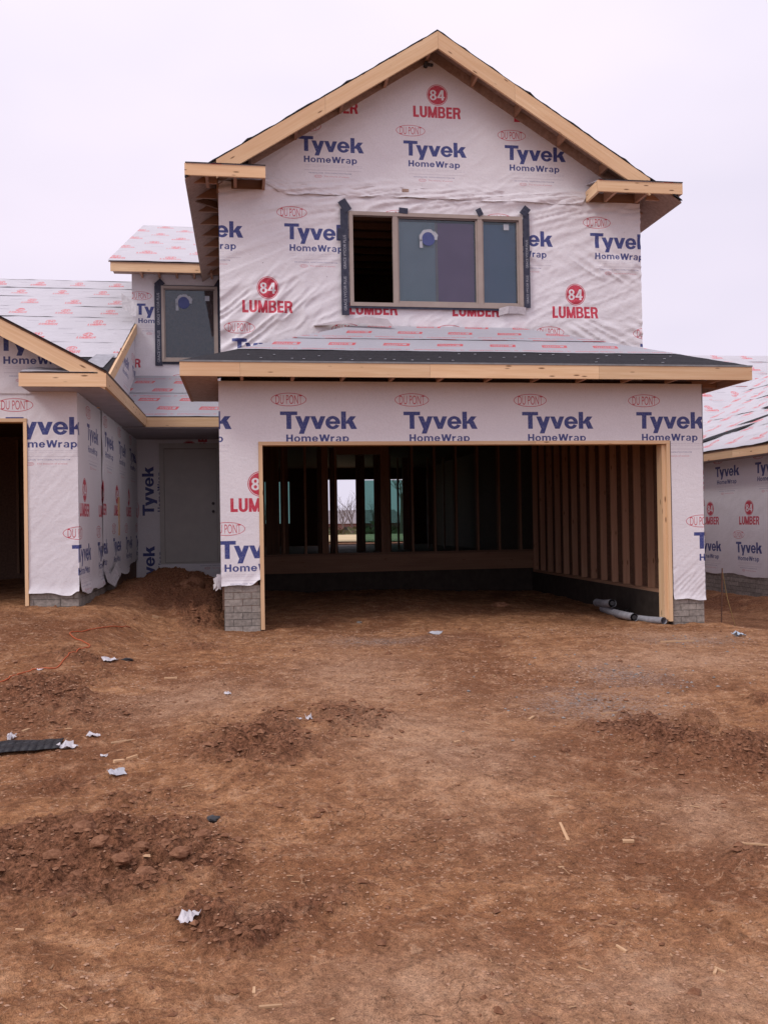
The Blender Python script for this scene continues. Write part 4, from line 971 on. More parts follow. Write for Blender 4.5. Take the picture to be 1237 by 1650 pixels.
def atop(s): return AZ+.03+ARS*(3.37-np.abs(s-AP))-.13
sheet('house_wrap', att, 'wrap', (0, AY-.01, 0), (1, 0, 0), (0, -1, 0), (-7.9, AP, -2.0), 2.70, atop, (-2.71, 3.38+1.454+0), wr=taut(14, .008), d=.04) if False else \
    sheet('house_wrap', att, 'wrap', (0, AY-.01, 0), (1, 0, 0), (0, -1, 0), (-7.9, AP, -1.95), lambda s: 2.70+0*s, atop, (-2.71+.7, 3.38+1.454), wr=taut(14, .008), d=.04)
bx('jamb_board', 'pine', att, -2.44, -2.402, AY-.02, AY+.14, .31, 2.38); bx('header_board', 'pine', att, -7.3, -2.402, AY-.02, AY+.14, 2.382, 2.42)
brick_run(att, (-2.40, AY+.012, 0), (1, 0, 0), (0, -1, 0), .535, .20, 3, .088, .29, 3, .12, start=.1)
brick_run(att, (AX-.004, AY+.03, 0), (0, 1, 0), (1, 0, 0), 3.2, .20, 3, .088, .29, 4, .12)
# side wall facing the entrance: two overlapping sheets
bx('wall_sheathing', 'osb', att, -1.99, -1.875, AY+.02, 6.3, .30, 2.75)
def sbot(s): return np.where(s < 2.2, .42, .47)+.05*fbm(s*2.4, s*0+4, 4, 17)+.12*ss(4.6, 5.4, s)
sheet('house_wrap', att, 'wrap', (AX+.003, 0, 0), (0, 1, 0), (1, 0, 0), (AY-.008, 2.35), sbot, 2.72, (1.05, 2.44), wr=lambda s, t: .003+.012*ridge(s, t, 1.0, .5, .08, 18)*ss(1.4, .5, t)+.03*np.clip(1-(t-.45)/.15, 0, 1)**2, d=.03)
sheet('house_wrap', att, 'wrap', (AX+.010, 0, 0), (0, 1, 0), (1, 0, 0), (2.15, 6.18), sbot, 2.72, (.985, 2.47), wr=lambda s, t: .004+.010*ridge(s, t, 1.2, .6, .09, 19)+.03*np.clip(1-(t-.45)/.15, 0, 1)**2, d=.03)
tt = ragged('wrap_tatter', att, 'paper', [(-1.83, 2.1, .5), (-1.80, 2.5, .42), (-1.78, 2.8, .52), (-1.8, 3.2, .55)], ((0, 0, .12), (.05, 0, -.05)), 2)
bx('yellow_brace', 'pine', att, -1.855, -1.83, 3.62, 3.74, 1.05, 1.62)
# interior box of that garage
bx('wall_sheathing', 'osb', att, -7.9, AX-.13, 6.3, 6.4, .0, 2.9); bx('ceiling', 'osb', att, -7.9, AX-.02, AY+.15, 6.3, 2.76, 2.80); bx('wall_sheathing', 'osb', att, -8.0, -7.9, AY, 6.4, 0, 2.9)
SA = tmpl(MB().box(0, .038, 0, .09, 0, 2.3), 'stud', 'shaded_pine', att)
for i in range(8):
    o = SA if i == 0 else place(SA, att, (0, 0, 0)); o.location = Vector((-5.1+i*.41, 6.2, .4))-wloc(att)
# front return, gable rake, side eave
bx('fascia_board', 'pine', att, -2.385, -1.47, AE-.046, AE-.034, 2.72, 2.868, bevel=.002)
bx('fascia_board', 'pine', att, -1.506, -1.47, AE+.001, PY-.04, 2.72, 2.868, bevel=.002)
bx('soffit_panel', 'soffit_grey', att, AX-.1, -1.507, AE+.002, WY2, 2.722, 2.732); bx('soffit_panel', 'soffit_grey', att, -2.37, AX-.1, AE+.002, AY-.012, 2.722, 2.732)
rake(-4.86, -1.49, att, AP, AZ+ARS*3.37+.02, ARS, AE-.033, h=.185); rake(-8.2, -4.872, att, AP, AZ+ARS*3.37+.02, ARS, AE-.036, h=.185)
apz = AZ+ARS*3.37+.03
for sgn in (1, -1):
    xe = AP+sgn*3.40; m = MB(); m.hexa([(xe, AE-.04, AZ-.0), (AP, AE-.04, apz-.018), (AP, 9, apz-.018), (xe, 4.1 if sgn > 0 else 9, AZ), (xe, AE-.04, AZ+.018), (AP, AE-.04, apz), (AP, 9, apz), (xe, 4.1 if sgn > 0 else 9, AZ+.018)], (0, 1, 0)); m.build('roof_deck', 'osb', att)
    m = MB(); m.hexa([(xe, AE-.055, AZ+.02), (AP, AE-.055, apz+.002), (AP, 9, apz+.002), (xe, 2.6 if sgn > 0 else 9, AZ+.02), (xe, AE-.055, AZ+.032), (AP, AE-.055, apz+.014), (AP, 9, apz+.014), (xe, 2.6 if sgn > 0 else 9, AZ+.032)], (0, 1, 0)); m.build('roof_felt', 'felt', att)
# shelf of the return with pale underlayment lapping over it
sheet('roof_underlayment', att, 'roof_sheet', (0, AE-.05, 2.878), (1, 0, 0), (0, -.2, 1), (-2.37, -1.60), 0, .47, (.2, .3), W=(0, .97, .24), d=.03, wr=lambda s, t: .004+.02*ridge(s, t, .1, .5, .12, 66)*ss(-1.7, -2.2, s), uvscale=(RW, RH))
bx('roof_felt', 'felt', att, -2.37, -1.56, AE-.050, AE-.038, 2.868, 2.878)
# the broad pale roof behind
BY0, BZ0, BS = 1.75, 2.87, .42; bc, bn = math.cos(math.atan(BS)), math.sin(math.atan(BS)); BL = (10.6-BY0)/bc
m = MB(); P = [(-14, BY0, BZ0), (-1.845, BY0, BZ0), (-1.845, 10.6, BZ0+BS*8.85), (-14, 10.6, BZ0+BS*8.85)]
m.hexa([(p[0], p[1], p[2]-.018) for p in P]+P, (1, 0, 0)); m.build('roof_deck', 'osb', att)
m = MB(); P = [(-14, 10.6, BZ0+BS*8.85), (-1.845, 10.6, BZ0+BS*8.85), (-1.845, 19, BZ0+.4), (-14, 19, BZ0+.4)]; m.hexa([(p[0], p[1], p[2]-.018) for p in P]+P, (1, 0, 0)); m.build('roof_deck', 'osb', att)
for k in range(8):      # courses laid over one another, each lapping the one below
    t0 = 2.10+k*1.06; t1 = min(BL, t0+1.16)
    if t1 <= t0: break
    sheet('roof_underlayment', att, 'roof_sheet', (0, BY0-.0, BZ0), (1, 0, 0), (0, -bn, bc), (-10, -1.86+.012), wavy(t0, .012, 70+k, 1.5), wavy(t1, .0, 3), (random.Random(k).uniform(0, 1), t0), W=(0, bc, bn), d=.05,
          wr=(lambda kk: lambda s, t: .008+.002*kk+.014*ridge(s, t, .015, 1.5, .11, 80+kk)+.004*fbm(s*4, t*6, 2, kk))(k), uvscale=(.80, 1.75), nt=26)
m = MB(); m.hexa([(-4, BY0, BZ0+.002), (-1.86, BY0, BZ0+.002), (-1.86, BY0+2.5*bc, BZ0+2.5*bn+.002), (-4, BY0+2.5*bc, BZ0+2.5*bn+.002), (-4, BY0, BZ0+.008), (-1.86, BY0, BZ0+.008), (-1.86, BY0+2.5*bc, BZ0+2.5*bn+.008), (-4, BY0+2.5*bc, BZ0+2.5*bn+.008)], (1, 0, 0)); m.build('roof_felt', 'felt', att)
# rake of that roof and the wall beneath it
def rb(t, dz=0): return (BY0+t*bc, BZ0+t*bn+dz)
m = MB(); a, b = rb(.02), rb((6.2-BY0)/bc-.01)
m.hexa([(-1.845, a[0], a[1]-.17), (-1.812, a[0], a[1]-.17), (-1.812, b[0], b[1]-.17), (-1.845, b[0], b[1]-.17), (-1.845, a[0], a[1]), (-1.812, a[0], a[1]), (-1.812, b[0], b[1]), (-1.845, b[0], b[1])], (0, bc, bn)); m.build('rake_board', 'pine', att, bevel=.002)
sheet('house_wrap', att, 'wrap', (-1.857, 0, 0), (0, 1, 0), (1, 0, 0), (1.9, 6.19), lambda s: 2.74+0*s, lambda s: BZ0+BS*(s-BY0)-.05, (1.6, 3.95), wr=taut(20, .012), d=.04)
FL = MB(); FL.quad((-2.25, BY0+1.5*bc, BZ0+1.5*bn+.03), (-1.95, BY0+1.45*bc, BZ0+1.45*bn+.02), (-1.88, BY0+2.25*bc, BZ0+2.25*bn+.03), (-2.15, BY0+2.25*bc, BZ0+2.25*bn+.03)); FL.build('underlayment_flap', 'tube_grey', att)
ragged('wrap_flap', att, 'paper', [(-2.05, 6.05, 4.98), (-1.9, 6.0, 4.86), (-1.78, 5.95, 4.80)], ((0, 0, .26), (0, -.02, .0)), 5)

# ------------------------------------------------------------------ RIGHT HOUSE
rh = thing('house', (12, 5, -.4), 'single storey wrapped house beyond the garage at the right edge', 'house')
RX = 9.2
bx('wall_sheathing', 'osb', rh, RX+.012, RX+.12, -1, 12, .05, 2.3); bx('wall_sheathing', 'osb', rh, RX+.12, 18, 11.9, 12, .05, 2.3); bx('wall_sheathing', 'osb', rh, RX+.12, 18, -1, -.9, .05, 2.3)
sheet('house_wrap', rh, 'wrap', (RX, 0, 0), (0, -1, 0), (-1, 0, 0), (-12, 1), lambda s: .075+.02*fbm(s*3, s*0, 3, 5)+.012*np.sin(s*4), lambda s: 2.3+0*s, (-6.56, 2.156), wr=taut(50, .008), d=.05, uvscale=(1.44, PH))
brick_run(rh, (RX+.01, 7.6, 0), (0, -1, 0), (-1, 0, 0), 3.6, -.55, 8, .082, .40, 8, .12)
bx('foundation', 'concrete', rh, RX+.02, RX+.12, -1, 12, -.8, .06)
bx('fascia_board', 'pine', rh, 8.80, 8.836, 5.2, 12.2, 2.255, 2.42, bevel=.002); bx('fascia_board', 'pine', rh, 8.80, 8.836, -1.2, 5.198, 2.255, 2.42, bevel=.002)
bx('soffit_panel', 'soffit_grey', rh, 8.837, RX, -1.2, 12.2, 2.257, 2.27)
a42 = math.atan(.50); c3, s3 = math.cos(a42), math.sin(a42)
m = MB(); P = [(8.79, 12.2, 2.42), (8.79, -1.3, 2.42), (15.6, 5.4, 5.79), (15.6, 12.2, 5.79)]
m.hexa([(p[0], p[1], p[2]-.02) for p in P]+P, (0, 1, 0)); m.build('roof_deck', 'osb', rh)
for k in range(7):
    t0 = k*1.06; t1 = t0+1.14
    sheet('roof_underlayment', rh, 'roof_sheet', (8.78, 0, 2.425), (0, -1, 0), (-s3, 0, c3), (-12.2, 1.0), wavy(t0, .02, 90+k, 1.2), wavy(t1, 0, 3), (.2*k, t0), W=(c3, 0, s3), d=.06,
          wr=(lambda kk: lambda s, t: .008+.002*kk+.024*ridge(s, t, .10, 1.3, .14, 95+kk)+.006*fbm(s*4, t*6, 2, kk))(k), uvscale=(.9, 1.3), nt=22)
# front facing wing roof at the back, meeting it in a valley
m = MB(); P = [(6.6, 8.2, 2.6), (11.2, 8.2, 2.6), (14.4, 14.1, 5.74), (6.6, 14.1, 5.74)]
m.hexa([(p[0], p[1], p[2]-.02) for p in P]+P, (1, 0, 0)); m.build('roof_deck', 'osb', rh)
g = math.atan((5.42-2.6)/5.3); gc, gs = math.cos(g), math.sin(g)
for k in range(7):
    t0 = k*1.02; t1 = min(6.68, t0+1.1)
    sheet('roof_underlayment', rh, 'roof_sheet', (0, 8.19, 2.605), (1, 0, 0), (0, -gs, gc), (6.6, 15.0), wavy(t0, .02, 50+k, 1.5), wavy(t1, 0, 3), (.3*k, t0), W=(0, gc, gs), d=.06,
          wr=(lambda kk: lambda s, t: .008+.002*kk+.014*ridge(s, t, -.06, 1.3, .13, 55+kk))(k), uvscale=(.9, 1.5), nt=22)
# torn valley felt and loose board on that roof
def on_roof(y, t, h=.03): return Vector((8.78+t*c3-h*s3, y, 2.425+t*s3+h*c3))
def patch(pts, nm='roof_felt', mat='felt', h=.045):
    m = MB(); m.poly([on_roof(y, t, h) for y, t in pts]); m.build(nm, mat, rh)
patch([(7.6, .55), (7.2, .50), (6.4, .95), (6.1, 1.22), (6.7, 1.05), (7.3, .78)]); patch([(7.0, 1.25), (6.5, 1.32), (5.7, 1.85), (6.4, 1.55)]); patch([(7.4, 2.15), (6.55, 2.0), (6.0, 2.1), (5.9, 2.45), (6.6, 2.42)]); patch([(6.4, 2.75), (5.9, 2.72), (6.1, 2.95)])
lb = MB(); lb.tube([on_roof(6.25, 1.85, .06), on_roof(6.1, 2.1, .16), on_roof(5.85, 2.45, .14)], .03, 4); lb.build('wood_scrap', 'pine', rh)

# ------------------------------------------------------------------ BACKGROUND seen through the house
def tree(x, y, h, seed, label):
    t = thing('bare_tree', (x, y, float(macro(x, y))), label, 'tree', 'bare trees far behind the house'); rnd = random.Random(seed); tr = MB(); cr = MB(); z0 = float(macro(x, y))
    def br(mb, p, d, l, r, lv):
        q = p+d*l*.5+Vector((rnd.uniform(-1, 1), rnd.uniform(-1, 1), 0))*l*.05; e = q+(d+Vector((rnd.uniform(-.2, .2), rnd.uniform(-.2, .2), .05))).normalized()*l*.5
        mb.tube([p, q, e], r, 5 if lv > 2 else 3, r*.6, caps=False)
        if lv:
            for k in range(3 if lv < 4 else 4):
                nd = (d+Vector((rnd.uniform(-1, 1), rnd.uniform(-1, 1), rnd.uniform(-.1, .6)))*.75).normalized(); br(cr, e if k % 2 else q, nd, l*rnd.uniform(.6, .8), r*.55, lv-1)
    br(tr, Vector((x, y, z0)), Vector((0, 0, 1)), h*.36, h*.018, 4)
    tr.build('trunk', 'bark', t); cr.build('crown', 'bark', t)
for i, (x, y, h, lab) in enumerate([(12.9, 110, 6.0, 'bare tree left in the gap of the rear doorway'), (14.3, 112, 6.6, 'bare tree right of centre seen through the rear doorway'), (16.9, 112, 6.0, 'bare tree behind the tinted rear pane'),
                                    (2.4, 100, 6.0, 'bare tree seen through the small left rear window'), (9.5, 45, 7.0, 'nearer bare tree glimpsed at the right of the rear opening')]): tree(x, y, h, i+3, lab)
fh = thing('house', (20, 132, -1.2), 'distant brown house behind bare trees seen through the garage', 'house')
bx('wall', 'far_wall', fh, 10, 24.2, 130, 138, -1.4, .9)
m = MB(); m.hexa([(9.5, 129.5, .9), (24.8, 129.5, .9), (24.8, 138.5, .9), (9.5, 138.5, .9), (11, 134, 3.0), (23.5, 134, 3.0), (23.5, 134.1, 3.0), (11, 134.1, 3.0)], (1, 0, 0)); m.build('roof', 'far_roof', fh)
for k in range(4): bx('window', 'metal_dark', fh, 12+k*3, 12.9+k*3, 129.9, 130.0, -.5, .4)
fh2 = thing('house', (38, 128, -1.2), 'distant dark house behind the tinted right rear panes', 'house')
bx('wall', 'far_wall', fh2, 31, 46, 126, 134, -1.4, 1.4)
m = MB(); m.hexa([(30.5, 125.5, 1.4), (46.5, 125.5, 1.4), (46.5, 134.5, 1.4), (30.5, 134.5, 1.4), (32, 130, 4.4), (45, 130, 4.4), (45, 130.1, 4.4), (32, 130.1, 4.4)], (1, 0, 0)); m.build('roof', 'far_roof', fh2)
def hedge():
    rnd = np.random.RandomState(3); n = 5000
    c = np.stack([rnd.uniform(-25, 60, n), rnd.uniform(70, 90, n), np.zeros(n)], 1); c[:, 2] = macro(c[:, 0], c[:, 1])+rnd.uniform(0, 1, n)**1.5*.75
    V = (c[:, None, :]+rnd.normal(0, .22, (n, 3, 3))).reshape(-1, 3); F = np.arange(3*n).reshape(-1, 3)
    arr_mesh('hedge_row', V, F, None, 'hedge', smooth=False)['kind'] = 'stuff'
hedge()

# ------------------------------------------------------------------ DEBRIS
def crumple(name, x, y, sz, mat, label, cat, seed, h=.5, group=None, flat=False, n=7, asp=1.):
    rnd = random.Random(seed); z0 = gz(x, y); m = MB(); R = []
    ca, sa = math.cos(seed), math.sin(seed)
    for i in range(n):
        row = []
        for j in range(n):
            u, v = (i/(n-1)-.5)*sz*asp*(1+rnd.uniform(-.15, .15)), (j/(n-1)-.5)*sz*.75*(1+rnd.uniform(-.2, .2))
            w = abs(float(fbm(np.array([u/sz*3.+seed]), np.array([v/sz*3.]), 3, seed)[0]))*sz*h+rnd.uniform(0, .08)*sz*h
            X, Y = x+u*ca-v*sa, y+u*sa+v*ca
            row.append((X, Y, max(gz(X, Y)+.003, z0)+w))
        R.append(row)
    for i in range(n-1):
        for j in range(n-1):
            if (i, j) in ((0, 0), (n-2, n-2)) and seed % 2: continue
            m.quad(R[i][j], R[i+1][j], R[i+1][j+1], R[i][j+1])
    o = m.build(name, mat, None); md = o.modifiers.new('thick', 'SOLIDIFY'); md.thickness = .0015
    me = o.data; L = Vector((x, y, z0))
    for v in me.vertices: v.co -= L
    o.location = L; return tag(o, label, cat, group)
GP = 'paper scraps littering the dirt'
for i, (x, y, s, h, lab, mat) in enumerate([
    (-.22, -7.02, .075, .7, 'crumpled white paper scrap standing up in the near dirt, largest of them', 'paper'),
    (-.72, -5.2, .10, .45, 'grey white crumpled sheet scrap just below the two wood blocks', 'plastic_grey'),
    (-.85, -4.75, .045, .2, 'small flat white scrap above the wood blocks', 'paper'),
    (-1.09, -4.58, .10, .5, 'crumpled white paper lying on the end of the black strip', 'paper'),
    (-1.47, -4.36, .07, .8, 'upright white paper scrap behind the black strip at left edge', 'paper'),
    (-.96, -4.42, .07, .5, 'ragged white scrap right of the black strip', 'paper'),
    (.34, -4.43, .035, .6, 'small white scrap, left one of a pair left of centre', 'paper'),
    (.40, -4.41, .05, .9, 'small folded white scrap, right one of a pair left of centre', 'paper'),
    (-.14, -3.46, .05, .4, 'small white scrap alone on pale dirt below the left pier', 'paper'),
    (-1.18, -2.07, .12, .2, 'flat pale scrap near the orange cord', 'paper'),
    (5.2, -1.28, .17, .5, 'crushed blue and white bottle right of the garage', 'plastic_blue'),
    (2.0, -.78, .14, .1, 'flat bluish plastic scrap in front of the garage opening', 'plastic_grey'),
    (-1.68, -2.51, .05, .3, 'tiny white scrap beside the orange cord at left', 'paper')]):
    crumple('paper_scrap' if mat == 'paper' else 'plastic_scrap', x, y, s, mat, lab, 'scrap', i+1, h, GP)
def stick(x, y, L, w, t, ang, lab, seed=0, mat='pine', tilt=0.):
    L, w, t = L*.85, w*.72, t*.8
    ca, sa = math.cos(ang), math.sin(ang); hx_, hy_ = ca*L/2, sa*L/2; za, zb_ = gz(x-hx_, y-hy_), gz(x+hx_, y+hy_); zc = gz(x, y); up = max(0, zc-(za+zb_)/2)
    a = Vector((-hx_, -hy_, za+up-zc+t*.2)); b = Vector((hx_, hy_, zb_+up-zc+t*.25+tilt)); m = MB(); d = (b-a).normalized(); s = d.cross(Vector((0, 0, 1))).normalized(); u = s.cross(d); rnd = random.Random(seed)
    w2 = w*rnd.uniform(.6, 1.); s1, s2 = s*w/2, s*w2/2; u1 = u*t/2
    m.hexa([a-s1-u1, a+s1-u1, b+s2-u1, b-s2-u1, a-s1+u1, a+s1+u1, b+s2+u1, b-s2+u1], d); o = m.build('wood_scrap', mat, None); o.location = (x, y, zc); return tag(o, lab, 'wood scrap', 'wood offcuts and splinters on the dirt')
for i, q in enumerate([
    (-.74, -4.93, .07, .035, .022, .5, 'short pine block lying left of its twin near the black strip'), (-.67, -4.88, .075, .032, .02, .35, 'short pine block lying right of its twin near the black strip'),
    (-1.44, -4.11, .09, .03, .012, 1.2, 'broken wood chip above the black strip at left'), (-.77, -4.50, .17, .018, .010, .2, 'thin wood stick above the two pine blocks'),
    (1.45, -6.35, .16, .022, .012, 1.5, 'upright pointing lath piece right of centre foreground'), (1.88, -4.51, .07, .028, .012, .7, 'pale chip in the middle right of the dirt'),
    (1.05, -3.70, .07, .025, .012, .5, 'pale chip below the middle of the garage'), (1.28, -7.41, .05, .014, .008, 2.1, 'small pale splinter in near dirt, right of centre'),
    (1.53, -7.60, .06, .014, .008, .9, 'splinter pile piece at lower right'), (1.545, -7.60, .055, .012, .008, 1.9, 'crossed splinter at lower right lying on another'),
    (.06, -7.56, .085, .016, .009, .15, 'pale stick in near dirt, left of centre'), (.01, -7.45, .035, .015, .008, 1.5, 'little chip above the pale near stick'),
    (-.83, -6.95, .035, .016, .008, 0., 'small chip at the left edge below the clod heap'), (1.70, -6.50, .06, .04, .012, -.3, 'flat wood chip right of the upright lath'),
    (1.31, -6.71, .03, .02, .008, .4, 'tiny chip below the upright lath'), (2.18, -6.71, .16, .010, .008, -.5, 'dark twig at the right edge'),
    (4.24, -1.82, .42, .03, .02, .05, 'long stick lying in front of the right pier'), (2.46, -4.47, .17, .014, .01, -.15, 'thin stick beside the grey gravel patch'),
    (-1.04, .61, .08, .06, .04, .2, 'small wood block in front of the entrance recess'), (-.61, -2.76, .12, .035, .014, .1, 'wood chip left of the pale dirt below left pier'),
    (1.26, -4.99, .05, .02, .01, .4, 'chip on the pale trampled dirt')]): stick(*q[:6], q[6], seed=i, mat='scrap_wood')
def rock(name, x, y, r, mat, label, cat, seed, group=None, sq=.6, parent=None):
    rnd = random.Random(seed); bm_v = []; m = MB(); n, k = 6, 9; R = []
    for i in range(n+1):
        th = math.pi*i/n; row = []
        for j in range(k):
            ph = 2*math.pi*j/k; rr = r*(1+rnd.uniform(-.22, .22)) if 0 < i < n else r
            row.append((rr*math.sin(th)*math.cos(ph)*1.2, rr*math.sin(th)*math.sin(ph), rr*math.cos(th)*sq))
        R.append(row)
    for i in range(n):
        for j in range(k): m.quad(R[i][j], R[i][(j+1) % k], R[i+1][(j+1) % k], R[i+1][j])
    o = m.build(name, mat, None); o.location = (x, y, gz(x, y)+r*sq*.35); o.rotation_euler = (rnd.uniform(-.2, .2), rnd.uniform(-.2, .2), rnd.uniform(0, 6)); return tag(o, label, cat, group)
rock('rubber_scrap', -.16, -6.01, .03, 'metal_dark', 'black lump of scrap above the clod heap', 'scrap', 3, sq=.5)
rock('rubber_scrap', -1.05, -1.97, .045, 'metal_dark', 'small black lump on the ground below the left unit', 'scrap', 4, sq=.4)
rock('dirt_clod', 1.83, -5.3, .03, 'clod', 'dark red clod alone right of centre', 'clod', 5)
CG = 'large clods on the near heap of loose dirt'
CL = ['large clod just above the crack of the lower left heap', 'clod at the right lip of the crack in the heap', 'big clod right of and below the crack of the heap', 'clod on the upper left slope of the heap', 'clod below the left end of the crack', 'clod on the lower middle of the heap', 'clod at the upper right of the heap', 'leftmost clod on the lower left heap', 'clod at the right foot of the heap', 'small clod at the lowest foot of the heap', 'rightmost small clod beyond the heap', 'clod low on the left of the heap']
for i, (x, y, r) in enumerate([(-.47, -6.27, .05), (-.36, -6.36, .035), (-.28, -6.52, .05), (-.72, -6.2, .065), (-.62, -6.45, .045), (-.52, -6.52, .06), (-.2, -6.3, .04), (-.82, -6.38, .05), (-.12, -6.42, .035), (-.42, -6.6, .045), (-.05, -6.3, .03), (-.7, -6.55, .035)]):
    rock('dirt_clod', x, y, r*.8, 'clod', CL[i], 'clod', i+20, CG, .55)
rock('dirt_clod', -.75, 3.3, .17, 'clod', 'big soil block in front of the mound by the entrance', 'clod', 60, None, .8)
rock('dirt_clod', 3.55, 2.2, .10, 'clod', 'clod on the garage floor left of the rolls', 'clod', 61, None, .5)
rock('dirt_clod', 1.35, .55, .03, 'mortar', 'pale stone on the garage floor', 'stone', 62, None, .5)

def scatter(name, n, mat, xs, ys, r0, r1, maskf, seed, sq=.6, keep=1.):
    rs = np.random.RandomState(seed); x = rs.uniform(*xs, n); y = rs.uniform(*ys, n); p = maskf(x, y); k = rs.uniform(0, 1, n) < p; x, y = x[k], y[k]; n = len(x)
    z = ground_z(x, y); r = r0+(r1-r0)*rs.uniform(0, 1, n)**3
    B = np.array([(1, 0, 0), (0, 1, 0), (-1, 0, 0), (0, -1, 0), (0, 0, 1), (0, 0, -1)], float)
    V = B[None]*r[:, None, None]*rs.uniform(.6, 1.3, (n, 6, 1)); a = rs.uniform(0, 6.3, n); ca, sa = np.cos(a), np.sin(a)
    X = V[..., 0]*ca[:, None]*1.3-V[..., 1]*sa[:, None]; Y = V[..., 0]*sa[:, None]*1.3+V[..., 1]*ca[:, None]; Z = V[..., 2]*sq
    P = np.stack([X+x[:, None], Y+y[:, None], Z+(z+r*sq*.25)[:, None]], -1).reshape(-1, 3)
    T = np.array([(0, 1, 4), (1, 2, 4), (2, 3, 4), (3, 0, 4), (1, 0, 5), (2, 1, 5), (3, 2, 5), (0, 3, 5)]); F = (T[None]+6*np.arange(n)[:, None, None]).reshape(-1, 3)
    o = arr_mesh(name, P, F, None, mat, smooth=False); o['kind'] = 'stuff'; return o
scatter('soil_crumbs', 26000, 'clod', (-1.8, 3.2), (-8.0, -3.0), .003, .022, lambda x, y: loose_mask(x, y)*.9+.03, 1)
scatter('soil_crumbs', 9000, 'clod', (-2.4, 6.), (-5., 5.5), .008, .035, lambda x, y: loose_mask(x, y)*.8+.03, 2)
scatter('soil_crumbs', 30000, 'dust', (-1.8, 3.4), (-8.0, -2.5), .0015, .009, lambda x, y: .35+.6*ss(.45, .6, vn(x*2.3, y*2.3, 77)), 12, .5)
scatter('soil_crumbs', 14000, 'dust', (-2.6, 6.), (-4., -.2), .004, .016, lambda x, y: .25+.6*ss(.45, .6, vn(x*1.3, y*1.3, 78)), 13, .4)
scatter('gravel', 5000, 'gravel', (1.2, 5.5), (-5.6, -.5), .004, .015, lambda x, y: gmask([(2.45, -4.2, .5, .5), (4.4, -1.7, .6, .4), (3.0, -3.4, .5, .6), (2.2, -6.6, .3, .5)], x, y)*.8+.01, 3)
scatter('wood_chips', 1500, 'scrap_wood', (-2.2, 5.5), (-7.8, -.4), .004, .022, lambda x, y: gmask([(2.75, -3.7, .4, .55), (2.6, -3.0, .6, .5), (3.3, -3.6, .4, .4)], x, y)*.30+.035, 4, .2)
# straw-like slivers of wood
def slivers():
    rs = np.random.RandomState(9); n = 230; x = rs.uniform(-2.2, 5.4, n); y = -7.8+7.3*rs.uniform(0, 1, n)**.9; V = []; F = []
    for i in range(n):
        L = rs.uniform(.012, .05)*(1+rs.uniform(0, 1)**3); w = rs.uniform(.001, .0032); a = rs.uniform(0, 3.14); ca, sa = math.cos(a), math.sin(a); z = gz(x[i], y[i])+.004; k = len(V)
        for u, v, h in ((-L/2, -w, 0), (L/2, -w, 0), (L/2, w, 0), (-L/2, w, 0), (-L/2, 0, w*1.5), (L/2, 0, w*1.5)): V.append((x[i]+u*ca-v*sa, y[i]+u*sa+v*ca, z+h))
        F += [(k, k+1, k+5, k+4), (k+2, k+3, k+4, k+5)]
    o = arr_mesh('wood_slivers', V, np.array(F), None, 'scrap_wood', smooth=False); o['kind'] = 'stuff'
slivers()
# black felt strip
def strip():
    m = MB(); n = 26; x0, x1 = -2.3, -1.13; P = []
    for i in range(n+1):
        f = i/n; x = x0+(x1-x0)*f; yc = -4.52-.04*math.sin(f*3)-.02*f; w = .105*(1-.25*f); z = max(gz(x, yc-w), gz(x, yc), gz(x, yc+w))
        P.append([(x, yc-w, gz(x, yc-w)*.3+z*.7+.004), (x, yc, z+.012+.012*math.sin(f*9)), (x, yc+w, z+.03+.01*math.sin(f*5))])
    for i in range(n):
        for j in (0, 1): m.quad(P[i][j], P[i+1][j], P[i+1][j+1], P[i][j+1], smooth=True)
    o = m.build('felt_strip', 'black_sheet', None); md = o.modifiers.new('t', 'SOLIDIFY'); md.thickness = .004
    tag(o, 'flat black felt strip lying on the dirt at the left edge', 'felt strip')
strip()
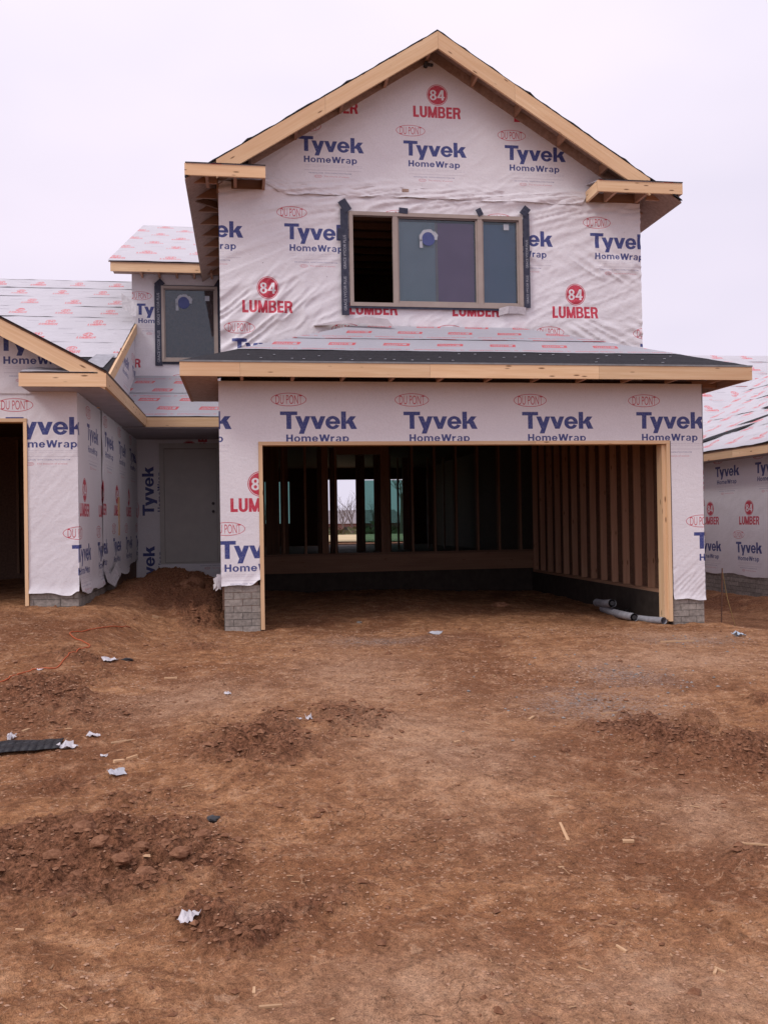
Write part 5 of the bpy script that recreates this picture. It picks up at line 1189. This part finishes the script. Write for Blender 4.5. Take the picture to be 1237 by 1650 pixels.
# orange cord
cp = [(-2.3, -3.1), (-1.91, -2.87), (-1.85, -2.74), (-1.8, -2.53), (-1.72, -2.45), (-1.57, -2.46), (-1.53, -2.14), (-1.48, -1.94), (-1.42, -1.68), (-1.47, -1.53), (-1.61, -1.38), (-1.67, -1.22), (-1.57, -1.08), (-1.4, -.74), (-1.2, -.2)]
pts = []
for i in range(len(cp)-1):
    p0, p1, p2, p3 = cp[max(0, i-1)], cp[i], cp[i+1], cp[min(len(cp)-1, i+2)]
    for k in range(6):
        t = k/6; q = [.5*(2*p1[j]+(-p0[j]+p2[j])*t+(2*p0[j]-5*p1[j]+4*p2[j]-p3[j])*t*t+(-p0[j]+3*p1[j]-3*p2[j]+p3[j])*t**3) for j in (0, 1)]; pts.append((q[0], q[1], gz(*q)+.006))
co = MB().tube(pts, .0055, 6).build('extension_cord', 'cord', None); tag(co, 'thin orange extension cord winding over the dirt at left', 'cord')
# rolls lying against the right garage wall
def roll(a, b, r, lab, seed):
    a, b = Vector(a), Vector(b); t = thing('sheet_roll', (a.x, a.y, a.z-r), lab, 'roll', 'rolls of sheet left in the garage mouth')
    n = 12; MB().tube([a.lerp(b, k/n)+Vector((0, 0, -.012*math.sin(math.pi*k/n))) for k in range(n+1)], r, 16, caps=False).build('tube', 'tube_grey', t)
    d = (b-a).normalized(); MB().tube([a-d*.002, a+d*.1], r*.55, 12).build('core', 'metal_dark', t)
    MB().tube([a-d*.003, a+d*.02], r*.99, 16, r*.98, caps=False).build('rim', 'plastic_grey', t)
    return t
roll((4.72, .30, gz(4.72, .30)+.05), (4.90, 1.75, gz(4.9, 1.75)+.06), .050, 'thick grey roll lying diagonally on the garage floor by the right jamb', 1)
roll((4.83, .95, gz(4.83, .95)+.045), (4.955, -.02, gz(4.95, -.02)+.04), .042, 'thin grey roll running to the right jamb', 2)
roll((4.79, 1.15, gz(4.79, 1.15)+.16), (4.95, 2.1, gz(4.95, 2.1)+.11), .055, 'rear grey roll resting behind the thick one', 3)
crumple('plastic_scrap', 5.05, 1.5, .3, 'metal_dark', 'dark crumpled sheet behind the rolls in the garage', 'scrap', 5, .5)
crumple('plastic_scrap', 5.0, .3, .22, 'plastic_grey', 'grey plastic scrap at the foot of the right jamb', 'scrap', 8, .2)
# stake with a string
sk = thing('rebar_stake', (6.25, 1.0, gz(6.25, 1.0)), 'thin rusty stake standing right of the garage corner', 'stake')
MB().tube([(6.24, 1.0, gz(6.25, 1.0)-.1), (6.27, 1.0, .50)], .009, 6).build('rod', 'rust', sk); MB().tube([(6.27, 1.0, .47), (6.32, .97, .1), (6.40, .9, gz(6.4, .9)+.01)], .004, 5).build('string', 'string', sk)
